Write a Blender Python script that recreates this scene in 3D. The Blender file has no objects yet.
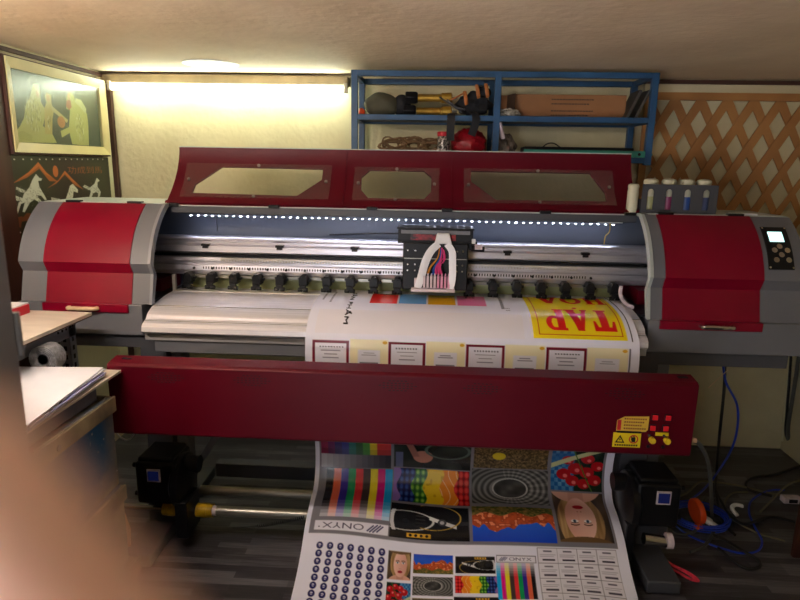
import bpy, math, random
import numpy as np
from mathutils import Vector, Matrix, Euler
random.seed(7); rng = np.random.RandomState(11)
SC = bpy.context.scene; COL = SC.collection
PI = math.pi

# ---------------------------------------------------------------- materials
def lin(c):
    r = []
    for v in c[:3]:
        v = v / 255.0
        r.append(v / 12.92 if v <= 0.04045 else ((v + 0.055) / 1.055) ** 2.4)
    return tuple(r) + (1.0,)

def mat(name, col, rough=0.5, metal=0.0, var=0.12, vscale=6.0, bump=0.0, bscale=60.0, spec=0.5, coat=0.0,
        trans=0.0, emis=None, estr=0.0, stretch=None, col2=None, alpha=1.0, ior=1.45, attr=None, edge=(0.35, 0.65)):
    m = bpy.data.materials.new(name); m.use_nodes = True
    nt = m.node_tree; N = nt.nodes; L = nt.links
    b = N['Principled BSDF']
    b.inputs['Roughness'].default_value = rough
    b.inputs['Metallic'].default_value = metal
    b.inputs['Specular IOR Level'].default_value = spec
    b.inputs['Coat Weight'].default_value = coat
    b.inputs['Coat Roughness'].default_value = 0.12
    b.inputs['Transmission Weight'].default_value = trans
    b.inputs['Alpha'].default_value = alpha
    b.inputs['IOR'].default_value = ior
    if emis is not None:
        b.inputs['Emission Color'].default_value = lin(emis)
        b.inputs['Emission Strength'].default_value = estr
    tc = N.new('ShaderNodeTexCoord'); mp = N.new('ShaderNodeMapping')
    L.new(tc.outputs['Object'], mp.inputs['Vector'])
    if stretch: mp.inputs['Scale'].default_value = stretch
    if attr:
        a = N.new('ShaderNodeAttribute'); a.attribute_name = attr
        L.new(a.outputs['Color'], b.inputs['Base Color'])
    else:
        nz = N.new('ShaderNodeTexNoise'); nz.inputs['Scale'].default_value = vscale; nz.inputs['Detail'].default_value = 5
        L.new(mp.outputs[0], nz.inputs['Vector'])
        cr = N.new('ShaderNodeValToRGB')
        L.new(nz.outputs['Fac'], cr.inputs['Fac'])
        c = lin(col); c2 = lin(col2) if col2 else tuple(max(0, x * (1 - var)) for x in c[:3]) + (1,)
        c1 = c if col2 else tuple(min(1, x * (1 + var)) for x in c[:3]) + (1,)
        cr.color_ramp.elements[0].position = edge[0]; cr.color_ramp.elements[1].position = edge[1]
        cr.color_ramp.elements[0].color = c2; cr.color_ramp.elements[1].color = c1
        L.new(cr.outputs['Color'], b.inputs['Base Color'])
    if bump > 0:
        n2 = N.new('ShaderNodeTexNoise'); n2.inputs['Scale'].default_value = bscale; n2.inputs['Detail'].default_value = 4
        L.new(mp.outputs[0], n2.inputs['Vector'])
        bp = N.new('ShaderNodeBump'); bp.inputs['Strength'].default_value = bump; bp.inputs['Distance'].default_value = 0.01
        L.new(n2.outputs['Fac'], bp.inputs['Height']); L.new(bp.outputs['Normal'], b.inputs['Normal'])
    return m

M = {}
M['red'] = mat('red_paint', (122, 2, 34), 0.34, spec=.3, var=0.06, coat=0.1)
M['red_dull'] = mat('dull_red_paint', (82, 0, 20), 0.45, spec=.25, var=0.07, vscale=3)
M['grey'] = mat('grey_paint', (104, 106, 112), 0.42, var=0.05)
M['dgrey'] = mat('dark_grey_paint', (66, 68, 74), 0.45, var=0.06)
M['bgrey'] = mat('blue_grey_panel', (82, 88, 100), 0.38, var=0.07, vscale=2)
M['black'] = mat('black_plastic', (15, 15, 18), 0.42, spec=.35, var=0.2)
M['blackm'] = mat('black_satin_metal', (26, 26, 30), 0.3, metal=0.3, var=0.15)
M['rubber'] = mat('black_cable_rubber', (17, 17, 19), 0.5, var=0.2)
M['alu'] = mat('brushed_aluminium', (214, 212, 220), 0.34, metal=0.8, var=0.12, vscale=8, stretch=(0.3, 14, 14), bump=0.04, bscale=30)
M['alup'] = mat('bright_platen_aluminium', (222, 220, 226), 0.36, metal=0.4, var=0.08, vscale=8, stretch=(0.3, 20, 20), bump=0.06, bscale=20)
M['chrome'] = mat('chrome', (200, 200, 200), 0.16, metal=1, var=0.05)
M['steel'] = mat('dull_steel_tube', (150, 148, 138), 0.35, metal=0.85, var=0.25, vscale=12, stretch=(0.6, 6, 6))
M['screw'] = mat('screw_steel', (150, 145, 140), 0.3, metal=0.9)
M['white'] = mat('white_plastic', (225, 226, 228), 0.4, var=0.04)
M['ribbon'] = mat('white_flat_cable', (228, 228, 232), 0.35, var=0.03)
M['cream'] = mat('cream_handle', (222, 190, 150), 0.45, var=0.1)
M['cheekL2'] = mat('light_grey_beam', (158, 156, 156), 0.4, var=0.05)
M['cheekL'] = mat('mid_grey_edge', (128, 130, 136), 0.4, var=0.04)
M['pale'] = mat('pale_lit_grey', (176, 184, 180), 0.35, var=0.05)  # light on the tops and right cheek painted in as paler grey
M['teeth'] = mat('pale_toothed_strip', (205, 202, 196), 0.4, metal=0.4, var=0.1, vscale=20)
M['blue_cable'] = mat('blue_cable', (28, 62, 190), 0.4, var=0.15)
M['olive_cable'] = mat('beige_cable', (112, 106, 82), 0.5, var=0.15)
M['grey_cable'] = mat('grey_cable', (72, 74, 72), 0.5, var=0.15)
M['orange'] = mat('orange_plastic', (226, 78, 24), 0.4, var=0.12)
M['pink'] = mat('pink_red_webbing', (226, 60, 92), 0.6, var=0.25, vscale=60)
M['brick'] = mat('grey_concrete', (72, 74, 76), 0.8, var=0.18, vscale=20, bump=0.3, bscale=120)
M['yellow_tape'] = mat('yellow_tape', (196, 158, 22), 0.35, var=0.3, vscale=30)
M['sticker_y'] = mat('yellow_sticker', (226, 200, 30), 0.4, var=0.05)
M['sticker_b'] = mat('amber_sticker', (214, 178, 70), 0.4, var=0.05)
M['ink_black'] = mat('printed_black', (22, 20, 18), 0.5)
M['red_btn'] = mat('red_button', (215, 30, 44), 0.3, var=0.1)
M['yellow_btn'] = mat('yellow_knob', (222, 190, 40), 0.35, var=0.1)
M['lcd'] = mat('lcd_screen', (190, 235, 235), 0.3, emis=(180, 236, 232), estr=0.9, var=0.02)
M['bluelcd'] = mat('blue_display', (26, 34, 92), 0.25, emis=(40, 52, 130), estr=0.04, var=0.05)
M['led'] = mat('led_chips', (255, 255, 255), 0.3, emis=(226, 230, 255), estr=42)
M['redlabel'] = mat('dark_red_label', (150, 20, 34), 0.35, col2=(30, 8, 12), vscale=70)
M['tubepink'] = mat('magenta_ink_tube', (206, 60, 120), 0.25, var=0.1)
M['tubeblue'] = mat('blue_ink_tube', (40, 80, 150), 0.25, var=0.1)
M['tubeyel'] = mat('amber_ink_tube', (190, 120, 40), 0.25, var=0.1)
M['tubeblk'] = mat('black_ink_tube', (24, 22, 30), 0.25, var=0.1)
M['damper'] = mat('milky_plastic', (205, 190, 196), 0.25, var=0.12, vscale=40)
M['dampink'] = mat('milky_pink_plastic', (214, 150, 176), 0.25, var=0.12, vscale=40)
M['bluepaint'] = mat('blue_steel_paint', (34, 74, 112), 0.42, var=0.18, vscale=9, bump=0.05)
M['locker'] = mat('grey_locker_steel', (134, 136, 142), 0.36, metal=0.25, var=0.12, vscale=4, bump=0.08, bscale=25)
M['slotted'] = mat('slotted_angle_steel', (138, 142, 150), 0.4, metal=0.35, var=0.1)
M['hole'] = mat('dark_hole', (20, 20, 22), 0.8)
M['laminate'] = mat('pale_laminate_board', (208, 196, 182), 0.5, var=0.08, vscale=5, stretch=(1, 4, 1))
M['boardedge'] = mat('board_edge', (70, 50, 38), 0.7)
M['paperw'] = mat('white_paper', (226, 228, 236), 0.6, var=0.04, bump=0.08, bscale=8)
M['paperl'] = mat('lilac_sleeve', (170, 172, 214), 0.4, var=0.05)
M['cardboard'] = mat('brown_cardboard', (142, 98, 62), 0.75, var=0.12, vscale=5)
M['cardtan'] = mat('tan_cardboard', (206, 160, 118), 0.7, var=0.08)
M['dgreypl'] = mat('grey_tray', (88, 92, 104), 0.5, var=0.25, vscale=9)
M['skin'] = None
M['tealmetal'] = mat('turquoise_plastic', (58, 142, 128), 0.4, var=0.08)
M['rope'] = mat('tan_rope', (132, 104, 74), 0.8, var=0.25, vscale=60, bump=0.4, bscale=300)
M['canvas'] = mat('olive_grey_cloth', (84, 82, 66), 0.8, var=0.15, vscale=10, bump=0.2, bscale=150)
M['brass'] = mat('old_brass', (168, 132, 52), 0.4, metal=0.65, var=0.2, vscale=14)
M['redbag'] = mat('red_plastic_bag', (158, 16, 34), 0.32, var=0.3, vscale=14, bump=0.5, bscale=25)
M['clearbag'] = mat('cloudy_plastic_bag', (142, 130, 118), 0.25, var=0.5, vscale=30, bump=1.0, bscale=40, alpha=0.75)
M['silverbag'] = mat('clear_wrap', (170, 164, 150), 0.2, metal=0.3, var=0.5, vscale=40, bump=1.0, bscale=60)
M['jar'] = mat('jar_of_screws', (196, 190, 184), 0.3, metal=0.3, col2=(40, 36, 34), vscale=110, edge=(0.45, 0.6))
M['redlid'] = mat('red_lid', (190, 30, 48), 0.35)
M['green'] = mat('green_plastic', (40, 120, 60), 0.4)
M['strap'] = mat('black_webbing', (26, 27, 32), 0.75, var=0.25, vscale=40)
M['buckle'] = mat('orange_tan_strap', (178, 108, 56), 0.5, var=0.25, vscale=30)
M['slate'] = mat('dark_grey_sheet', (58, 56, 52), 0.5)
M['lidwood'] = mat('tan_stick', (205, 152, 92), 0.6, var=0.12, stretch=(1, 1, .1), vscale=20)
M['coil'] = mat('grey_wrap_coil', (128, 130, 134), 0.4, var=0.35, vscale=60, bump=0.4, bscale=100)
M['teal'] = mat('dark_teal_cloth', (28, 62, 66), 0.7)
M['framew'] = mat('champagne_frame', (196, 186, 134), 0.42, var=0.06, vscale=8)
M['framed'] = mat('dark_brown_edge', (66, 38, 28), 0.6)
M['darkwood'] = mat('dark_brown_wood', (64, 34, 26), 0.45, var=0.2, stretch=(4, 4, .5))
M['trimcream'] = mat('cream_strip', (206, 202, 168), 0.6, var=0.05)
M['fixture'] = mat('old_metal_fixture', (150, 134, 104), 0.5, metal=0.2, var=0.18, vscale=10)
M['tube'] = mat('fluorescent_tube', (255, 255, 245), 0.3, emis=(246, 255, 232), estr=15.0, var=0.01)
M['tubewarm'] = mat('ceiling_tube', (255, 255, 245), 0.3, emis=(255, 238, 226), estr=88.0, var=0.01)
M['socket'] = mat('lamp_socket', (196, 190, 172), 0.5)
M['capw'] = mat('milky_bottle', (196, 194, 168), 0.35, var=0.06)
for k, c in (('inky', (176, 176, 120)), ('inkm', (150, 62, 104)), ('inkc', (52, 84, 150)), ('inkk', (88, 98, 132))):
    M[k] = mat('ink_level_' + k, c, 0.3, var=0.06)
M['seal'] = mat('pale_lens', (150, 184, 184), 0.35, alpha=0.9)
M['acrylic'] = None

def glass(name, tint, face=0.10, haze=0.10, rough=0.06):
    m = bpy.data.materials.new(name); m.use_nodes = True
    nt = m.node_tree; N = nt.nodes; L = nt.links; N.clear()
    o = N.new('ShaderNodeOutputMaterial'); t = N.new('ShaderNodeBsdfTransparent'); t.inputs[0].default_value = lin(tint)
    d = N.new('ShaderNodeBsdfDiffuse'); d.inputs[0].default_value = lin((225, 222, 214))
    g = N.new('ShaderNodeBsdfGlossy'); g.inputs['Roughness'].default_value = rough
    nz = N.new('ShaderNodeTexNoise'); nz.inputs['Scale'].default_value = 4
    mr = N.new('ShaderNodeMapRange'); mr.inputs['To Min'].default_value = haze * 0.7; mr.inputs['To Max'].default_value = haze * 1.3
    L.new(nz.outputs['Fac'], mr.inputs['Value'])
    mx = N.new('ShaderNodeMixShader'); L.new(mr.outputs[0], mx.inputs[0]); L.new(t.outputs[0], mx.inputs[1]); L.new(d.outputs[0], mx.inputs[2])
    fr = N.new('ShaderNodeFresnel'); fr.inputs[0].default_value = 1.5
    ad = N.new('ShaderNodeMath'); ad.operation = 'ADD'; ad.inputs[1].default_value = face; L.new(fr.outputs[0], ad.inputs[0])
    ge = N.new('ShaderNodeNewGeometry'); sb_ = N.new('ShaderNodeMath'); sb_.operation = 'SUBTRACT'; sb_.inputs[0].default_value = 1; L.new(ge.outputs['Backfacing'], sb_.inputs[1])
    mu = N.new('ShaderNodeMath'); mu.operation = 'MULTIPLY'; L.new(ad.outputs[0], mu.inputs[0]); L.new(sb_.outputs[0], mu.inputs[1])
    m2 = N.new('ShaderNodeMixShader'); L.new(mu.outputs[0], m2.inputs[0]); L.new(mx.outputs[0], m2.inputs[1]); L.new(g.outputs[0], m2.inputs[2])
    L.new(m2.outputs[0], o.inputs[0]); return m
M['acrylic'] = glass('clear_acrylic', (253, 252, 250), 0.0, 0.02, 0.03)
M['picglass'] = glass('picture_glass', (245, 250, 246), 0.0, 0.01, 0.26)
M['bagfilm'] = glass('loose_clear_film', (220, 216, 208), 0.12, 0.35)

def room_mats():
    # plaster wall: yellowish cream with stains
    M['wall'] = mat('cream_plaster', (214, 206, 168), 0.75, col2=(194, 184, 146), vscale=3.2, bump=0.35, bscale=38, edge=(0.3, 0.7))
    M['wallr'] = mat('off_white_plaster', (206, 196, 160), 0.8, col2=(186, 174, 140), vscale=2.2, bump=0.3, bscale=38, edge=(0.3, 0.7))
    M['ceil'] = mat('stained_ceiling_paint', (248, 226, 196), 0.7, col2=(228, 203, 170), vscale=2.5, bump=0.35, bscale=22, edge=(0.3, 0.75))
    nt = M['ceil'].node_tree; N = nt.nodes; L = nt.links     # fine scratches
    b = N['Principled BSDF']; base = b.inputs['Base Color'].links[0].from_socket
    w = N.new('ShaderNodeTexNoise'); w.inputs['Scale'].default_value = 5; w.inputs['Detail'].default_value = 3; w.inputs['Distortion'].default_value = 2.5
    tc = N.new('ShaderNodeTexCoord'); L.new(tc.outputs['Object'], w.inputs['Vector'])
    r = N.new('ShaderNodeValToRGB'); e = r.color_ramp.elements
    e[0].position = .495; e[0].color = (0, 0, 0, 1); e[1].position = .5; e[1].color = (.55, .55, .55, 1); e.new(.505).color = (0, 0, 0, 1)
    L.new(w.outputs['Fac'], r.inputs[0])
    mx = N.new('ShaderNodeMix'); mx.data_type = 'RGBA'; mx.inputs['B'].default_value = lin((232, 222, 196))
    L.new(r.outputs[0], mx.inputs['Factor']); L.new(base, mx.inputs['A']); L.new(mx.outputs['Result'], b.inputs['Base Color'])
    # floor: dark mixed-shade strip planks
    m = bpy.data.materials.new('dark_strip_planks'); m.use_nodes = True
    nt = m.node_tree; N = nt.nodes; L = nt.links; b = N['Principled BSDF']
    tc = N.new('ShaderNodeTexCoord'); 
    def brick(sx, rh, off, w, seed):
        mp = N.new('ShaderNodeMapping'); mp.inputs['Location'].default_value = (seed, seed * .37, 0); L.new(tc.outputs['Object'], mp.inputs[0])
        br = N.new('ShaderNodeTexBrick'); br.offset = off; br.squash = 1.0
        br.inputs['Scale'].default_value = 1.0; br.inputs['Mortar Size'].default_value = w; br.inputs['Mortar Smooth'].default_value = 0.1
        br.inputs['Brick Width'].default_value = sx; br.inputs['Row Height'].default_value = rh; br.inputs['Bias'].default_value = 0.0
        br.inputs['Color1'].default_value = (0, 0, 0, 1); br.inputs['Color2'].default_value = (1, 1, 1, 1); br.inputs['Mortar'].default_value = (0.25, .25, .25, 1)
        L.new(mp.outputs[0], br.inputs['Vector']); return br
    b1 = brick(0.34, 0.036, 0.37, 0.0, 3.1); b2 = brick(0.92, 0.108, 0.43, 0.0016, 0.0)
    sc = N.new('ShaderNodeMapping'); sc.inputs['Scale'].default_value = (2.5, 46, 1); L.new(tc.outputs['Object'], sc.inputs[0])
    nz = N.new('ShaderNodeTexNoise'); nz.inputs['Scale'].default_value = 3; nz.inputs['Detail'].default_value = 6; L.new(sc.outputs[0], nz.inputs['Vector'])
    def mth(op, a, bb):
        n = N.new('ShaderNodeMath'); n.operation = op
        for i, x in enumerate((a, bb)):
            if isinstance(x, (int, float)): n.inputs[i].default_value = x
            else: L.new(x, n.inputs[i])
        return n.outputs[0]
    v = mth('ADD', mth('MULTIPLY', b1.outputs['Color'], 0.38), mth('ADD', mth('MULTIPLY', b2.outputs['Color'], 0.16), mth('MULTIPLY', nz.outputs['Fac'], 0.62)))
    r = N.new('ShaderNodeValToRGB'); e = r.color_ramp.elements
    e[0].position = .15; e[0].color = lin((34, 33, 37)); e[1].position = 1.0; e[1].color = lin((122, 120, 126)); e.new(.55).color = lin((62, 60, 66))
    L.new(v, r.inputs[0]); L.new(r.outputs[0], b.inputs['Base Color'])
    b.inputs['Roughness'].default_value = .36
    bp = N.new('ShaderNodeBump'); bp.inputs['Strength'].default_value = .15; bp.inputs['Distance'].default_value = .002
    L.new(nz.outputs['Fac'], bp.inputs['Height']); L.new(bp.outputs[0], b.inputs['Normal'])
    M['floor'] = m
    # plywood crate: raw wood with grime and a blue paint stain
    def crate(name, stain):
        m = bpy.data.materials.new(name); m.use_nodes = True
        nt = m.node_tree; N = nt.nodes; L = nt.links; b = N['Principled BSDF']; b.inputs['Roughness'].default_value = .7
        tc = N.new('ShaderNodeTexCoord')
        a = N.new('ShaderNodeTexNoise'); a.inputs['Scale'].default_value = 7; a.inputs['Detail'].default_value = 8; L.new(tc.outputs['Object'], a.inputs['Vector'])
        r = N.new('ShaderNodeValToRGB'); e = r.color_ramp.elements
        e[0].position = .3; e[0].color = lin((104, 98, 84)); e[1].position = .68; e[1].color = lin((186, 170, 134)); e.new(.5).color = lin((152, 140, 110))
        L.new(a.outputs['Fac'], r.inputs[0]); out = r.outputs[0]
        if stain:
            vm = N.new('ShaderNodeVectorMath'); vm.operation = 'DISTANCE'; L.new(tc.outputs['Object'], vm.inputs[0]); vm.inputs[1].default_value = stain[0]
            n2 = N.new('ShaderNodeTexNoise'); n2.inputs['Scale'].default_value = 9; n2.inputs['Detail'].default_value = 6; L.new(tc.outputs['Object'], n2.inputs['Vector'])
            q = N.new('ShaderNodeMath'); q.operation = 'MULTIPLY_ADD'; L.new(n2.outputs['Fac'], q.inputs[0]); q.inputs[1].default_value = .22; L.new(vm.outputs['Value'], q.inputs[2])
            r2 = N.new('ShaderNodeValToRGB'); e = r2.color_ramp.elements
            e[0].position = stain[1]; e[0].color = (1, 1, 1, 1); e[1].position = stain[1] + .13; e[1].color = (0, 0, 0, 1)
            L.new(q.outputs[0], r2.inputs[0])
            mx = N.new('ShaderNodeMix'); mx.data_type = 'RGBA'; mx.inputs['B'].default_value = lin((20, 92, 146)); L.new(r2.outputs[0], mx.inputs['Factor']); L.new(out, mx.inputs['A'])
            out = mx.outputs['Result']
            n3 = N.new('ShaderNodeTexNoise'); n3.inputs['Scale'].default_value = 75; L.new(tc.outputs['Object'], n3.inputs['Vector'])
            r3 = N.new('ShaderNodeValToRGB'); e = r3.color_ramp.elements; e[0].position = .70; e[0].color = (0, 0, 0, 1); e[1].position = .73; e[1].color = (.8, .8, .8, 1); L.new(n3.outputs['Fac'], r3.inputs[0])
            m3 = N.new('ShaderNodeMix'); m3.data_type = 'RGBA'; m3.inputs['B'].default_value = lin((215, 215, 205)); L.new(r3.outputs[0], m3.inputs['Factor']); L.new(out, m3.inputs['A']); out = m3.outputs['Result']
        L.new(out, b.inputs['Base Color']); return m
    M['crate_blue'] = crate('stained_plywood', ((0.275, 0.11, 0.175), .20))
    M['crate'] = crate('grimy_plywood', None)
    # lattice wood
    M['lattice'] = mat('orange_brown_lath', (184, 132, 76), 0.55, col2=(140, 94, 52), vscale=3, bump=0.1, edge=(.3, .7))
    # skin
    m = mat('skin', (242, 200, 184), 0.5, col2=(232, 186, 168), vscale=60)
    m.node_tree.nodes['Principled BSDF'].inputs['Subsurface Weight'].default_value = .15
    m.node_tree.nodes['Principled BSDF'].inputs['Subsurface Scale'].default_value = .004
    M['skin'] = m
    M['nail'] = mat('fingernail', (228, 178, 160), 0.25)
    M['sleeve'] = mat('navy_cloth', (44, 50, 70), 0.8)
room_mats()

# ---------------------------------------------------------------- mesh builder
def wloc(o):
    v = Vector((0, 0, 0))
    while o is not None: v += o.location; o = o.parent
    return v

def tag(o, label=None, cat=None, group=None, kind=None):
    if label: o['label'] = label
    if cat: o['category'] = cat
    if group: o['group'] = group
    if kind: o['kind'] = kind
    return o

def thing(name, loc, label, cat, group=None):
    o = bpy.data.objects.new(name, None); COL.objects.link(o); o.location = loc; o.empty_display_size = .05
    return tag(o, label, cat, group)

class MB:
    def __init__(s): s.v = []; s.f = []; s.m = []
    def add(s, vs, fs, mi=0):
        b = len(s.v); s.v += [tuple(v) for v in vs]
        for f in fs: s.f.append(tuple(b + i for i in f)); s.m.append(mi)
        return s
    def box(s, x0, x1, y0, y1, z0, z1, mi=0):
        return s.add([(x0, y0, z0), (x1, y0, z0), (x1, y1, z0), (x0, y1, z0), (x0, y0, z1), (x1, y0, z1), (x1, y1, z1), (x0, y1, z1)],
                     [(0, 3, 2, 1), (4, 5, 6, 7), (0, 1, 5, 4), (1, 2, 6, 5), (2, 3, 7, 6), (3, 0, 4, 7)], mi)
    def obox(s, c, size, rot, mi=0):
        c = Vector(c); R = Euler(rot).to_matrix() if not isinstance(rot, Matrix) else rot; a = [x / 2 for x in size]
        vs = [c + R @ Vector((i * a[0], j * a[1], k * a[2])) for k in (-1, 1) for i, j in ((-1, -1), (1, -1), (1, 1), (-1, 1))]
        return s.add(vs, [(0, 3, 2, 1), (4, 5, 6, 7), (0, 1, 5, 4), (1, 2, 6, 5), (2, 3, 7, 6), (3, 0, 4, 7)], mi)
    def prism(s, prof, x0, x1, mi=0, axis='x'):
        n = len(prof)
        P = (lambda p, t: (t, p[0], p[1])) if axis == 'x' else ((lambda p, t: (p[0], t, p[1])) if axis == 'y' else (lambda p, t: (p[0], p[1], t)))
        vs = [P(p, x0) for p in prof] + [P(p, x1) for p in prof]
        fs = [(i, (i + 1) % n, n + (i + 1) % n, n + i) for i in range(n)] + [tuple(range(n))[::-1], tuple(range(n, 2 * n))]
        return s.add(vs, fs, mi)
    def cyl(s, p0, p1, r, r1=None, n=20, mi=0):
        return s.path([p0, p1], [r, r if r1 is None else r1], n, mi)
    def path(s, pts, r, n=8, mi=0, flat=None, cap=True, up0=None):
        pts = [Vector(p) for p in pts]; k = len(pts); rs = r if isinstance(r, (list, tuple)) else [r] * k
        up = Vector(up0) if up0 else None; vs = []
        for i, p in enumerate(pts):
            t = (pts[min(i + 1, k - 1)] - pts[max(i - 1, 0)])
            if t.length < 1e-9: t = Vector((0, 0, 1))
            t.normalize()
            if up is None:
                up = Vector((0, 0, 1)) if abs(t.z) < .9 else Vector((0, 1, 0))
            a = up - t * up.dot(t)
            if a.length < 1e-6: a = Vector((1, 0, 0)) - t * t.x
            a.normalize(); b = t.cross(a); up = a
            fa, fb = flat if flat else (1, 1)
            for j in range(n):
                th = 2 * PI * (j + .5) / n; vs.append(p + a * (rs[i] * fa * math.cos(th)) + b * (rs[i] * fb * math.sin(th)))
        fs = [(i * n + j, i * n + (j + 1) % n, (i + 1) * n + (j + 1) % n, (i + 1) * n + j) for i in range(k - 1) for j in range(n)]
        if cap: fs += [tuple(range(n))[::-1], tuple(range((k - 1) * n, k * n))]
        return s.add(vs, fs, mi)
    def lathe(s, prof, c, n=24, mi=0, axis='z', R=None):
        vs = []; c = Vector(c)
        for r, z in prof:
            for j in range(n):
                th = 2 * PI * j / n; a, b = r * math.cos(th), r * math.sin(th)
                q = Vector((a, b, z)) if axis == 'z' else (Vector((z, a, b)) if axis == 'x' else Vector((a, z, b)))
                if R: q = R @ q
                vs.append(c + q)
        k = len(prof)
        fs = [(i * n + j, i * n + (j + 1) % n, (i + 1) * n + (j + 1) % n, (i + 1) * n + j) for i in range(k - 1) for j in range(n)]
        fs += [tuple(range(n))[::-1], tuple(range((k - 1) * n, k * n))]
        return s.add(vs, fs, mi)
    def ell(s, c, r, nu=20, nv=12, mi=0, fn=None):
        vs = []; fs = []
        for i in range(nv + 1):
            ph = PI * i / nv
            for j in range(nu):
                th = 2 * PI * j / nu; q = Vector((math.sin(ph) * math.cos(th), math.sin(ph) * math.sin(th), math.cos(ph)))
                k = fn(q) if fn else 1
                vs.append((c[0] + q.x * r[0] * k, c[1] + q.y * r[1] * k, c[2] + q.z * r[2] * k))
        for i in range(nv):
            for j in range(nu): fs.append((i * nu + j, (i + 1) * nu + j, (i + 1) * nu + (j + 1) % nu, i * nu + (j + 1) % nu))
        return s.add(vs, fs, mi)
    def build(s, name, mats, parent=None, bevel=0.0, label=None, org=None, sharp=35, seg=2, fix=True):
        if not isinstance(mats, (list, tuple)): mats = [mats]
        me = bpy.data.meshes.new(name)
        if parent is not None: o0 = wloc(parent)
        elif org is not None: o0 = Vector(org)
        else:
            a = np.array(s.v); o0 = Vector((float(a[:, 0].min() + a[:, 0].max()) / 2, float(a[:, 1].min() + a[:, 1].max()) / 2, float(a[:, 2].min())))
        me.from_pydata([(v[0] - o0.x, v[1] - o0.y, v[2] - o0.z) for v in s.v], [], s.f)
        for m in mats: me.materials.append(m)
        me.polygons.foreach_set('material_index', s.m)
        if fix:
            import bmesh
            bm = bmesh.new(); bm.from_mesh(me); bmesh.ops.remove_doubles(bm, verts=bm.verts, dist=1e-6); bmesh.ops.recalc_face_normals(bm, faces=bm.faces); bm.to_mesh(me); bm.free()
        me.polygons.foreach_set('use_smooth', [True] * len(me.polygons)); me.update()
        me.set_sharp_from_angle(angle=math.radians(sharp))
        o = bpy.data.objects.new(name, me); COL.objects.link(o)
        if parent is not None: o.parent = parent
        else: o.location = o0
        if bevel > 0:
            md = o.modifiers.new('bevel', 'BEVEL'); md.width = bevel; md.segments = seg; md.limit_method = 'ANGLE'; md.angle_limit = math.radians(35); md.harden_normals = False
        if label: o['label'] = label
        return o

def smooth(pts, k=6, closed=False):
    pts = [Vector(p) for p in pts]; n = len(pts); out = []
    for i in range(n if closed else n - 1):
        if closed: a, b, c, d = pts[(i - 1) % n], pts[i], pts[(i + 1) % n], pts[(i + 2) % n]
        else: a, b, c, d = pts[max(i - 1, 0)], pts[i], pts[i + 1], pts[min(i + 2, n - 1)]
        for j in range(k):
            t = j / k
            out.append(.5 * ((2 * b) + (c - a) * t + (2 * a - 5 * b + 4 * c - d) * t * t + (3 * b - a - 3 * c + d) * t ** 3))
    if not closed: out.append(pts[-1])
    return out

# text outlines as flat triangles
_tc = {}
def text_tris(s, weight=0.0):
    if (s, weight) in _tc: return _tc[(s, weight)]
    cu = bpy.data.curves.new('lettering', 'FONT'); cu.body = s; cu.size = 1; cu.offset = weight; cu.resolution_u = 4
    ob = bpy.data.objects.new('lettering', cu); COL.objects.link(ob)
    bpy.context.view_layer.update()
    me = ob.to_mesh(); me.calc_loop_triangles()
    V = np.array([v.co[:2] for v in me.vertices]) if len(me.vertices) else np.zeros((0, 2))
    T = np.array([t.vertices[:] for t in me.loop_triangles]) if len(me.loop_triangles) else np.zeros((0, 3), int)
    ob.to_mesh_clear(); bpy.data.objects.remove(ob); bpy.data.curves.remove(cu)
    if len(V):
        V = V - V.min(0); 
    _tc[(s, weight)] = (V, T); return V, T

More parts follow.
